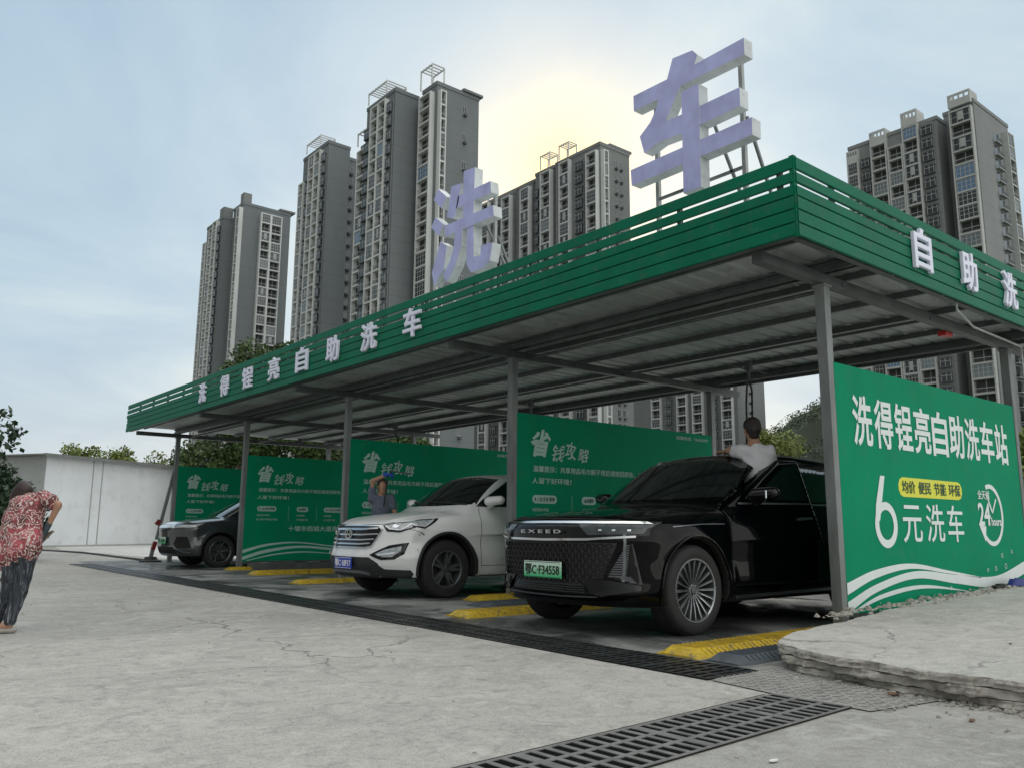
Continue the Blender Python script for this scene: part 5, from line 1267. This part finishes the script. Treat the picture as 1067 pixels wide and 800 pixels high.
# ---- dark grey electric SUV
Sg = dict(L=4.45, W=1.87, R=.345, fx=.95, wb=2.72, rimf=.70, arch=.40, sill=.24, paint='paint_grey', cc=.38, cp=3.0, belt=1.05, gw=.87, tumble=.37, roof_max=1.62, res=.024,
          hood=[(-.1, .86), (.05, .93), (.25, .99), (.7, 1.05), (1.1, 1.09), (2.5, 1.09), (4.2, 1.1), (4.6, 1.05)],
          side=[(.2, -.05), (.32, -.02), (.5, -.005), (.66, -.02), (.85, .0), (.95, -.02), (1.05, -.06), (1.14, -.1), (1.4, -.2)],
          front=[(.2, .13), (.3, .05), (.4, .01), (.55, .03), (.7, .02), (.82, .01), (.9, .05), (1.1, .35)],
          roof=[(1.6, 1.50), (2.0, 1.57), (2.6, 1.60), (3.3, 1.57), (4.0, 1.5)], ws=((.95, 1.06), (1.85, 1.54)))
rg_ = empty('parked_suv', (5.93, 19.23, 0), 0, 'dark grey electric SUV with a pale nose bar in the farthest bay', 'car', 'cars in the wash bays')
cg = Car(Sg, rg_)
cg.patch('windscreen', [(-.78, 1.11), (-.3, 1.09), (.3, 1.09), (.78, 1.11), (.64, 1.46), (.3, 1.49), (-.3, 1.49), (-.64, 1.46)], 'front', 'car_glass', .003)
for ax in ('left', 'right'):
    cg.patch('side_window', [(1.32, 1.12), (1.95, 1.44), (2.45, 1.49), (2.45, 1.12)], ax, 'car_glass', .004)
    cg.patch('side_window', [(2.56, 1.12), (2.56, 1.49), (3.2, 1.46), (3.5, 1.2)], ax, 'car_glass', .004)
    cg.ribbon('door_seam', [(1.38, .40), (1.38, 1.05)], .008, ax, 'seam', .001)
    cg.patch('headlight', [(.22, .84), (.24, .895), (.62, .965), (.55, .93), (.4, .87)], ax, 'lamp_clear', .008)
    cg.ribbon('pillar_trim', [(1.16, 1.12), (1.5, 1.31), (1.9, 1.47)], .05, ax, 'lamp_bright', .004)
for sg in (1, -1):
    cg.patch('headlight', [(sg * .50, .845), (sg * .90, .865), (sg * .90, .915), (sg * .55, .895)], 'front', 'lamp_clear', .010)
    cg.patch('side_intake', [(sg * .50, .52), (sg * .58, .66), (sg * .80, .66), (sg * .88, .42), (sg * .62, .41)], 'front', 'well_black', .006)
    cg.ribbon('bumper_trim', [(sg * .30, .455), (sg * .52, .455), (sg * .74, .34), (sg * .86, .33)], .018, 'front', 'silver_satin', .014)
cg.patch('nose_bar', [(-.52, .84), (.52, .84), (.48, .90), (-.48, .90)], 'front', 'lamp_bright', .018)
cg.patch('bonnet_reflection_patch', [(.10, -.42), (.55, -.30), (.60, .42), (.10, .48)], 'top', 'lamp_bright', .004)  # pale patch paints a bright reflection onto the bonnet
cg.patch('lower_intake', [(-.48, .44), (.48, .44), (.60, .30), (-.60, .30)], 'front', 'well_black', .005)
cg.ribbon('bumper_trim', [(-.30, .455), (.30, .455)], .014, 'front', 'silver_satin', .012)
plate(rg_, -.02, .0, .58, '鄂C·D1860', 'plate_green', 'plate_ink', .48, .14)
cg.arch_trim('clad_black', cg.ar - .004, cg.ar + .05)
for sd in (-1, 1):
    for cx in cg.cxs: cg.wheel(cx, sd, 'y')
cg.mirror(1.50, 1.16, .90, 'paint_grey', -1)
# ------------------------------------------------------------------ people
mat('skin', (.36, .20, .13), .5, var=.08, scale=20)
mat('hair_dark', (.018, .014, .012), .55, var=.5, scale=60, stretch=(1, 1, .15), bump=.5, bscale=90)
mat('hair_brown', (.022, .010, .008), .5, var=.5, scale=60, stretch=(1, 1, .2), bump=.5, bscale=90)
mat('shirt_white', (.60, .60, .63), .8, var=.06, scale=8, bump=.5, bscale=9)
mat('shirt_bluegrey', (.10, .12, .16), .85, var=.2, scale=25, bump=.5, bscale=10)
mat('trousers_dark', (.03, .033, .04), .85, var=.3, scale=10, bump=.4, bscale=9)
mat('glove_blue', (.01, .07, .40), .4, var=.1)
mat('glove_grey', (.045, .065, .075), .75, var=.3, scale=30, bump=.4, bscale=60)
mat('sole', (.33, .31, .28), .7, var=.15, scale=30)
mat('broom_wood', (.20, .16, .12), .7, var=.3, scale=10)
mat('broom_bristle', (.10, .085, .05), .9, var=.4, scale=60)
def swirl():
    m = bpy.data.materials.new('shirt_floral'); m.use_nodes = True; nt = m.node_tree; b = nt.nodes['Principled BSDF']; tc = nd(nt, 'ShaderNodeTexCoord'); P = tc.outputs['Object']
    w = nd(nt, 'ShaderNodeTexWave', wave_type='RINGS'); w.inputs['Scale'].default_value = 5; w.inputs['Distortion'].default_value = 22; w.inputs['Detail'].default_value = 3; w.inputs['Detail Scale'].default_value = 2.2; lk(nt, P, w.inputs['Vector'])
    n = noise(nt, P, 7, 4, .6); base = ramp(nt, n, [(.38, (.07, .025, .025)), (.5, (.20, .05, .055)), (.62, (.42, .09, .11)), (.72, (.30, .18, .16))])
    c = mixc(nt, mth(nt, 'MULTIPLY', mth(nt, 'SUBTRACT', w.outputs['Fac'], .72, True), 5, True), base.outputs[0], (.55, .46, .44))
    lk(nt, c, b.inputs['Base Color']); b.inputs['Roughness'].default_value = .85
    bp = nd(nt, 'ShaderNodeBump'); bp.inputs['Strength'].default_value = .6; bp.inputs['Distance'].default_value = .02; lk(nt, noise(nt, P, 7, 4, .5), bp.inputs['Height']); lk(nt, bp.outputs[0], b.inputs['Normal']); MATS['shirt_floral'] = m
    m = bpy.data.materials.new('trousers_streaked'); m.use_nodes = True; nt = m.node_tree; b = nt.nodes['Principled BSDF']; tc = nd(nt, 'ShaderNodeTexCoord'); P = tc.outputs['Object']
    n = noise(nt, scaled(nt, P, (1, 1, .08)), 55, 4, .6); r = ramp(nt, n, [(.42, (.018, .022, .030)), (.56, (.05, .058, .072)), (.68, (.20, .22, .25))]); lk(nt, r.outputs[0], b.inputs['Base Color']); b.inputs['Roughness'].default_value = .85
    bp = nd(nt, 'ShaderNodeBump'); bp.inputs['Strength'].default_value = .6; bp.inputs['Distance'].default_value = .02; lk(nt, noise(nt, scaled(nt, P, (1, 1, .4)), 9, 3, .5), bp.inputs['Height']); lk(nt, bp.outputs[0], b.inputs['Normal']); MATS['trousers_streaked'] = m
swirl()
V3 = lambda t: np.array(t, float)
def hand_parts(w, d, n, s=1., curl=.6, thumb=1):
    """w wrist, d pointing direction, n back-of-hand normal"""
    w, d, n = V3(w), V3(d), V3(n); d /= np.linalg.norm(d); n = n - d * (n @ d); n /= np.linalg.norm(n); a = np.cross(d, n); P = []
    P.append((w - d * .01, w + d * .07 * s, .024 * s, .034 * s, (n, 1.7), .015)); out = P
    for i, (off, l) in enumerate(((-.030, .062), (-.010, .072), (.010, .067), (.028, .052))):
        b0 = w + d * .072 * s + a * off * s; x = b0; ang = 0
        for k, f in enumerate((.45, .32, .23)):
            ang += curl * (1 if k else .7); dd = d * math.cos(ang) - n * math.sin(ang); y = x + dd * l * f * s; out.append((x, y, (.0092 - .001 * k) * s, (.0085 - .001 * k) * s, None, .004)); x = y
    b0 = w + d * .025 * s + a * (-.030) * thumb * s; d1 = d * .7 - a * .6 * thumb - n * .3; d1 /= np.linalg.norm(d1); m_ = b0 + d1 * .036 * s; d2 = d * .9 - n * .5; d2 /= np.linalg.norm(d2)
    out.append((b0, m_, .013 * s, .011 * s, None, .01)); out.append((m_, m_ + d2 * .032 * s, .0105 * s, .009 * s, None, .006)); return out
def head_parts(c, f, up=(0, 0, 1), s=1.):
    c, f, up = V3(c), V3(f), V3(up); f /= np.linalg.norm(f); r = np.cross(f, up); r /= np.linalg.norm(r); up = np.cross(r, f); P = []
    A = lambda x, y, z: c + (r * x + f * y + up * z) * s
    P += [(A(0, -.02, .03), A(0, .015, .03), .088 * s, .080 * s, (r, 1.12)), (A(0, .03, -.03), A(0, .045, -.075), .062 * s, .040 * s, (r, 1.0)),
          (A(0, .088, .012), A(0, .108, -.022), .010 * s, .015 * s, None, .012), (A(-.022, .082, -.058), A(.022, .082, -.058), .008 * s, .008 * s, None, .01), (A(-.02, .080, -.068), A(.02, .080, -.068), .008 * s, .008 * s, None, .01),
          (A(-.036, .070, .028), A(.036, .070, .028), .016 * s, .016 * s, None, .015)]
    for q in (-1, 1): P += [(A(q * .082, .0, .015), A(q * .084, -.004, -.018), .018 * s, .012 * s, (r, 2.2), .008), (A(q * .032, .074, .008), A(q * .034, .074, .008), .013 * s, .013 * s, None, .006)]
    return P, A
def person(name, label, loc, rz, J, cloth, group=None, s=1.):
    root = empty('person', loc, rz, label, 'person', group); r = cloth.get('girth', 1.)
    hp, A = head_parts(J['head'], J['face'], J.get('up', (0, 0, 1)), J.get('hs', 1.))
    body = list(hp); body += [(J['neck'], V3(J['head']) - V3((0, 0, .05)) * 1, .052, .050)]
    ch, pe = V3(J['chest']), V3(J['pelvis']); ax = V3(J['shR']) - V3(J['shL']); ax /= np.linalg.norm(ax); fr = np.cross(ax, ch - pe); fr /= np.linalg.norm(fr)
    body += [(ch, pe, .150 * r, .135 * r, (fr, 1.45), .05), (J['neck'], ch, .06, .13 * r, (fr, 1.4), .06), (J['shL'], J['shR'], .055, .055, None, .06)]
    for q in 'LR':
        body += [(J['sh' + q], J['el' + q], .047, .036, None, .03), (J['el' + q], J['wr' + q], .037, .025, None, .015)]
        hd, hn = J['hd' + q]; body += hand_parts(J['wr' + q], hd, hn, .95, J.get('curl' + q, .6), 1 if q == 'R' else -1)
        body += [(pe * .4 + V3(J['hip' + q]) * .6, J['kn' + q], .082 * r, .054, None, .04), (J['kn' + q], J['an' + q], .053, .034, None, .02), (J['an' + q], V3(J['an' + q]) + V3(J['foot' + q]) * .17 - V3((0, 0, .035)), .035, .026, None, .02)]
    lo, hi = chain_bounds(body, .02); sdf_obj('body', chain(body, .02), lo, hi, .0095, ['skin'], root)
    sh = [(ch, pe + (ch - pe) * cloth.get('hem', .0), .168 * r, .165 * r * cloth.get('flare', 1), (fr, 1.35), .06), (V3(J['neck']) * .75 + ch * .25, ch, .085, .15 * r, (fr, 1.35), .06), (J['shL'], J['shR'], .068, .068, None, .06)]
    for q in 'LR':
        e = V3(J['sh' + q]) + (V3(J['el' + q]) - V3(J['sh' + q])) * cloth.get('sleeve', .7); sh.append((J['sh' + q], e, .068, .062 * cloth.get('sleevew', 1), None, .035))
    sh += cloth.get('extra', []); lo, hi = chain_bounds(sh, .03); base = chain(sh, .04); npt = V3(J['neck'])
    def shirtf(X, Y, Z):
        d = base(X, Y, Z); return d + .0045 * np.sin(X * 38 + Z * 19) * np.sin(Z * 31 - Y * 24) + .003 * np.sin(Z * 60 + X * 30)
    sdf_obj('shirt', shirtf, lo, hi, .013, [cloth['shirt']], root)
    tr = [(pe + (ch - pe) * .1, pe, .150 * r, .150 * r, (fr, 1.3), .05)]
    for q in 'LR': tr += [(V3(J['hip' + q]), J['kn' + q], .105 * r, .08 * r, None, .03), (J['kn' + q], V3(J['an' + q]) + V3((0, 0, .05)), .08 * r, .068 * r, None, .02)]
    lo, hi = chain_bounds(tr, .03); tb = chain(tr, .03); sdf_obj('trousers', lambda X, Y, Z: tb(X, Y, Z) + .005 * np.sin(Z * 34 + X * 28) * np.sin(Y * 30 + Z * 11), lo, hi, .013, [cloth['trousers']], root)
    for q in 'LR':
        a = V3(J['an' + q]); f = V3(J['foot' + q]); so = [(a - f * .05 - V3((0, 0, a[2] - .028 - J.get('floor', 0))), a + f * .19 - V3((0, 0, a[2] - .022 - J.get('floor', 0))), .034, .040, ((0, 0, 1), 1.5), .02)]
        lo, hi = chain_bounds(so, .02); sdf_obj('shoe', chain(so, .02), lo, hi, .01, ['sole' if cloth.get('sandal') else 'clad_black'], root)
    hr = cloth.get('hairparts', [])(A) if cloth.get('hairparts') else [(A(0, -.035, .055), A(0, .02, .065), .088, .082), (A(0, -.06, .0), A(0, -.05, -.04), .075, .055)]
    lo, hi = chain_bounds(hr, .02); hb = chain(hr, .03); fc, ff = V3(A(0, 0, 0)), V3(A(0, 1, 0)) - V3(A(0, 0, 0))
    def hairf(X, Y, Z):
        d = hb(X, Y, Z) + .0025 * np.sin(X * 160 + Z * 50) * np.sin(Y * 150)
        if cloth.get('fringe', True):
            cut = ((X - fc[0]) * ff[0] + (Y - fc[1]) * ff[1] + (Z - fc[2]) * ff[2]) - .055; low = .055 - (Z - fc[2]); d = np.maximum(d, -np.maximum(-(cut), low) if False else np.minimum(cut, low * 0 + 1) * 1.0)
        return d
    sdf_obj('hair', hairf, lo, hi, .009, [cloth.get('hair', 'hair_dark')], root)
    if 'glove' in cloth:
        for q in cloth['glovehands']:
            hd, hn = J['hd' + q]; gp = [(p[0], p[1], p[2] + .009, p[3] + .009, *p[4:]) for p in hand_parts(J['wr' + q], hd, hn, 1.0, J.get('curl' + q, .6), 1 if q == 'R' else -1)]
            w_ = V3(J['wr' + q]); dd = V3(hd) / np.linalg.norm(V3(hd)); gp.append((w_ - dd * .05, w_, .034, .032, None, .01)); lo, hi = chain_bounds(gp, .02); sdf_obj('glove', chain(gp, .008), lo, hi, .007, [cloth['glove']], root)
    return root
RZ = -(math.pi / 2 - math.atan2(.7603722614, .6266381452))     # local x runs to the camera's right, local y away from it
RW = R_(-9.6)
# woman sweeping, seen from behind
J = dict(head=(.01, .34, 1.12), face=(-.45, .65, -.60), up=(-.3, .5, .8), neck=(.08, .22, 1.09), chest=(.10, .16, .96), pelvis=(.06, .0, .68), shL=(-.04, .26, 1.05), shR=(.235, .12, 1.11),
         elL=(-.15, .36, .84), wrL=(-.045, .30, .60), hdL=((.6, -.1, -.5), (-.3, .9, .3)), elR=(.385, .0, 1.05), wrR=(.29, .05, .85), hdR=((-.35, .1, -.75), (.85, -.3, -.3)), curlL=.9, curlR=.8,
         hipL=(-.03, .05, .66), hipR=(.13, -.01, .66), knL=(-.02, .10, .36), knR=(.095, .02, .36), anL=(-.11, .16, .075), anR=(.02, 0, .07), footL=(-.9, .4, 0), footR=(-.95, .2, 0), hs=.95)
woman = person('woman', 'woman in a pink floral blouse bending to sweep at the left edge', (1.37, 8.06, 0), RW, J, dict(shirt='shirt_floral', trousers='trousers_streaked', hair='hair_brown', girth=.98, flare=1.12, hem=.12, sleeve=.55, sleevew=1.15, sandal=True, fringe=False, glove='glove_grey', glovehands='R',
      extra=[((.0, .16, .92), (-.06, .08, .64), .15, .15, ((.3, 1, 0), 1.5), .08), ((.12, .05, .80), (.12, -.01, .70), .13, .145, ((0, 1, 0), 1.4), .06)],
      hairparts=lambda A: [(A(0, -.035, .05), A(0, .03, .06), .090, .084), (A(0, -.07, .0), A(0, -.05, -.05), .08, .06), (A(-.03, .03, .02), (-.085, .34, 1.00), .085, .045), (A(0, .06, .05), (-.07, .38, 1.02), .07, .04), (A(0, -.05, .0), (-.02, .24, 1.04), .08, .05)]))
b = MB(); M = Matrix.Translation((1.37, 8.06, 0)) @ Matrix.Rotation(RW, 4, 'Z'); P0, P1, P2 = (M @ Vector(p) for p in ((.20, .10, .83), (-.06, .30, .50), (-.50, .55, .10)))
root = empty('broom', M @ Vector((-.55, .57, 0)), RW, 'broom with a plain wooden handle held low by the woman', 'broom'); inv = root.matrix_basis.inverted()
LL = [Matrix.Rotation(-RW, 4, 'Z') @ (p - root.location) for p in (P0, P1, P2)]
b.tube(LL, .013, 8); b.build('handle', 'broom_wood', root)
b = MB(); b.box((-.14, -.03, .09), (.14, .05, .12)); b.build('broom_head', 'broom_wood', root, bevel=.006)
b = MB()
for i in range(24):
    for k in range(4): x = -.13 + i * .0113; y = -.02 + k * .018; b.bar((x, y, .09), (x + (x * .15) - .02, y + random.uniform(-.02, .02), .004), .006, .006)
b.build('bristles', 'broom_bristle', root)
woman.scale = (.74, .85, 1); woman.location.x -= .05; woman.location.y += .07
# man in the open door of the black SUV, back of the head to the camera
J = dict(head=(-.01, .05, 1.47), face=(-.35, .9, -.15), neck=(.01, .01, 1.33), chest=(.03, .0, 1.14), pelvis=(.03, -.02, .80), shL=(-.13, .03, 1.27), shR=(.155, -.02, 1.255), elL=(-.26, .10, 1.29), wrL=(-.30, .32, 1.30), hdL=((-.8, .5, -.02), (0, 0, 1)), curlL=.25,
         elR=(.21, .10, 1.0), wrR=(.12, .30, .96), hdR=((-.3, .9, .1), (.2, .1, 1)), hipL=(-.06, -.02, .78), hipR=(.12, -.02, .78), knL=(-.07, .03, .42), knR=(.12, .02, .42), anL=(-.07, 0, .075), anR=(.11, -.02, .075), footL=(-.2, .9, 0), footR=(.1, .9, 0))
man = person('man', 'man in a white T-shirt standing in the open door of the black SUV', (7.12, 4.85, .385), R_(-56.4), J, dict(shirt='shirt_white', trousers='trousers_dark', sleeve=.5, sleevew=1.0, hem=-.05, girth=.86))
man.scale = (.92, .92, 1)
# washer behind the white SUV, right arm raised over the head
J = dict(head=(.0, .0, 1.54), face=(.25, -1, -.1), neck=(.0, .02, 1.42), chest=(.0, .03, 1.22), pelvis=(.0, .04, .88), shR=(.17, .03, 1.36), shL=(-.17, .0, 1.36), elL=(-.16, -.06, 1.64), wrL=(.09, -.12, 1.735), hdL=((.9, -.1, .05), (0, 0, 1)), curlL=.9,
         elR=(.26, -.02, 1.10), wrR=(.22, -.24, .98), hdR=((-.2, -.9, -.2), (.6, 0, .8)), hipL=(-.09, .04, .86), hipR=(.09, .04, .86), knL=(-.10, .0, .46), knR=(.10, .0, .46), anL=(-.1, .03, .08), anR=(.1, .03, .08), footL=(-.1, -.95, 0), footR=(.1, -.95, 0))
washer = person('washer', 'person in a blue grey shirt with one arm raised behind the white SUV', (6.70, 11.28, .004), R_(-30.7), J, dict(shirt='shirt_bluegrey', trousers='trousers_dark', sleeve=.5, hair='hair_dark', glove='glove_blue', glovehands='L'))
washer.scale = (.86, .86, .97)
b = MB(); M = washer.matrix_basis.copy(); M = Matrix.Translation((6.70, 11.28, 0)) @ Matrix.Rotation(R_(-30.7), 4, 'Z')
p0 = M @ Vector((.15, -.13, 1.74)); p1 = M @ Vector((.42, -.14, 1.70)); root = empty('spray_lance', p0, 0, 'thin grey spray lance held up by the person behind the white SUV', 'spray lance')
b.tube([Vector((0, 0, 0)), p1 - p0], .009); b.build('lance', 'steel_dark', root); b = MB(); b.tube([Vector((0, 0, 0)), Vector((-.05, .02, -.05)), Vector((-.08, .05, -.4)), Vector((.0, .4, -1.2)), Vector((.6, .7, -1.72))], .010); b.build('hose', 'rubber', root)

# ------------------------------------------------------------------ small things
mat('glazed_red', (.20, .02, .02), .4); mat('tarp_blue', (.012, .02, .18), .5, var=.3, scale=8)
root = empty('leaning_pole', (6.55, 22.05, 0), 0, 'dark steel pole with red bands and a black rubber foot leaning on the farthest post', 'pole')
b = MB(); b.bar((.10, 0, .55), (.42, -.03, 2.35), .07, .07); b.build('pole', 'galvanised', root)
b = MB(); b.bar((.07, 0, .92), (.14, 0, 1.03), .09, .09); b.bar((.03, 0, .30), (.08, 0, .50), .09, .09); b.build('red_sleeve', 'glazed_red', root)
b = MB(); b.bar((.0, 0, .12), (.03, 0, .30), .08, .08); b.build('lower_sleeve', 'galvanised', root)
b = MB(); b.lathe([(0, .14), (.13, .13), (.17, .06), (.26, .04), (.27, .0)], n=20); b.build('base', 'rubber', root, autosmooth=40)
b = MB(); n = 14; rr = random.Random(3); ring = [(math.cos(2 * math.pi * i / n) * .33 * rr.uniform(.8, 1.1), math.sin(2 * math.pi * i / n) * .10 * rr.uniform(.7, 1.2)) for i in range(n)]
b.add([(x, y, 0) for x, y in ring] + [(x * .8, y * .8, .05 + .02 * rr.random()) for x, y in ring] + [(0, 0, .06)], [(i, (i + 1) % n, n + (i + 1) % n, n + i) for i in range(n)] + [(n + i, n + (i + 1) % n, 2 * n) for i in range(n)])
o = b.build('cloth', 'tarp_blue', loc=(10.35, 3.68, .312), autosmooth=60); tag(o, 'crumpled dark blue cloth lying on the slab below the price panel', 'cloth')
o = MB(); o.box((-.11, -.03, 0), (.11, .03, .03)); o.box((-.03, -.03, .03), (.11, .02, .045)); o = o.build('brush_block', 'rubber', loc=(9.75, 3.7, .295), bevel=.008); tag(o, 'small black scrubbing brush lying beside the blue cloth on the slab', 'brush')
def litter(name, label, cat, x, y, z, s, m, seed):
    rr = random.Random(seed); n = 7; b = MB(); ring = [(math.cos(2 * math.pi * i / n) * s * rr.uniform(.6, 1.2), math.sin(2 * math.pi * i / n) * s * .6 * rr.uniform(.6, 1.2), rr.uniform(.0, .3) * s) for i in range(n)]
    b.add([(p[0], p[1], p[2]) for p in ring] + [(0, 0, .12 * s)], [(i, (i + 1) % n, n) for i in range(n)]); o = b.build(name, m, loc=(x, y, z)); md = o.modifiers.new('t', 'SOLIDIFY'); md.thickness = .003; tag(o, label, cat)
mat('leaf_brown', (.14, .07, .04), .7, var=.3); mat('paper_white', (.7, .7, .68), .6)
litter('brick_shard', 'reddish brown shard leaning at the foot of the concrete slab', 'shard', 4.60, 2.32, .012, .05, 'leaf_brown', 4)
litter('dry_leaf', 'small dry brown leaf on the concrete at the lower right', 'leaf', 4.30, 1.80, .006, .022, 'leaf_brown', 5)
litter('paper_scrap', 'small crumpled white paper scrap beside the foreground grate', 'paper', 2.95, 1.98, .006, .026, 'paper_white', 6)
litter('dark_pebble', 'small dark pebble lying on top of the slab at the right', 'pebble', 5.9, 2.2, .188, .016, 'rubber', 7)
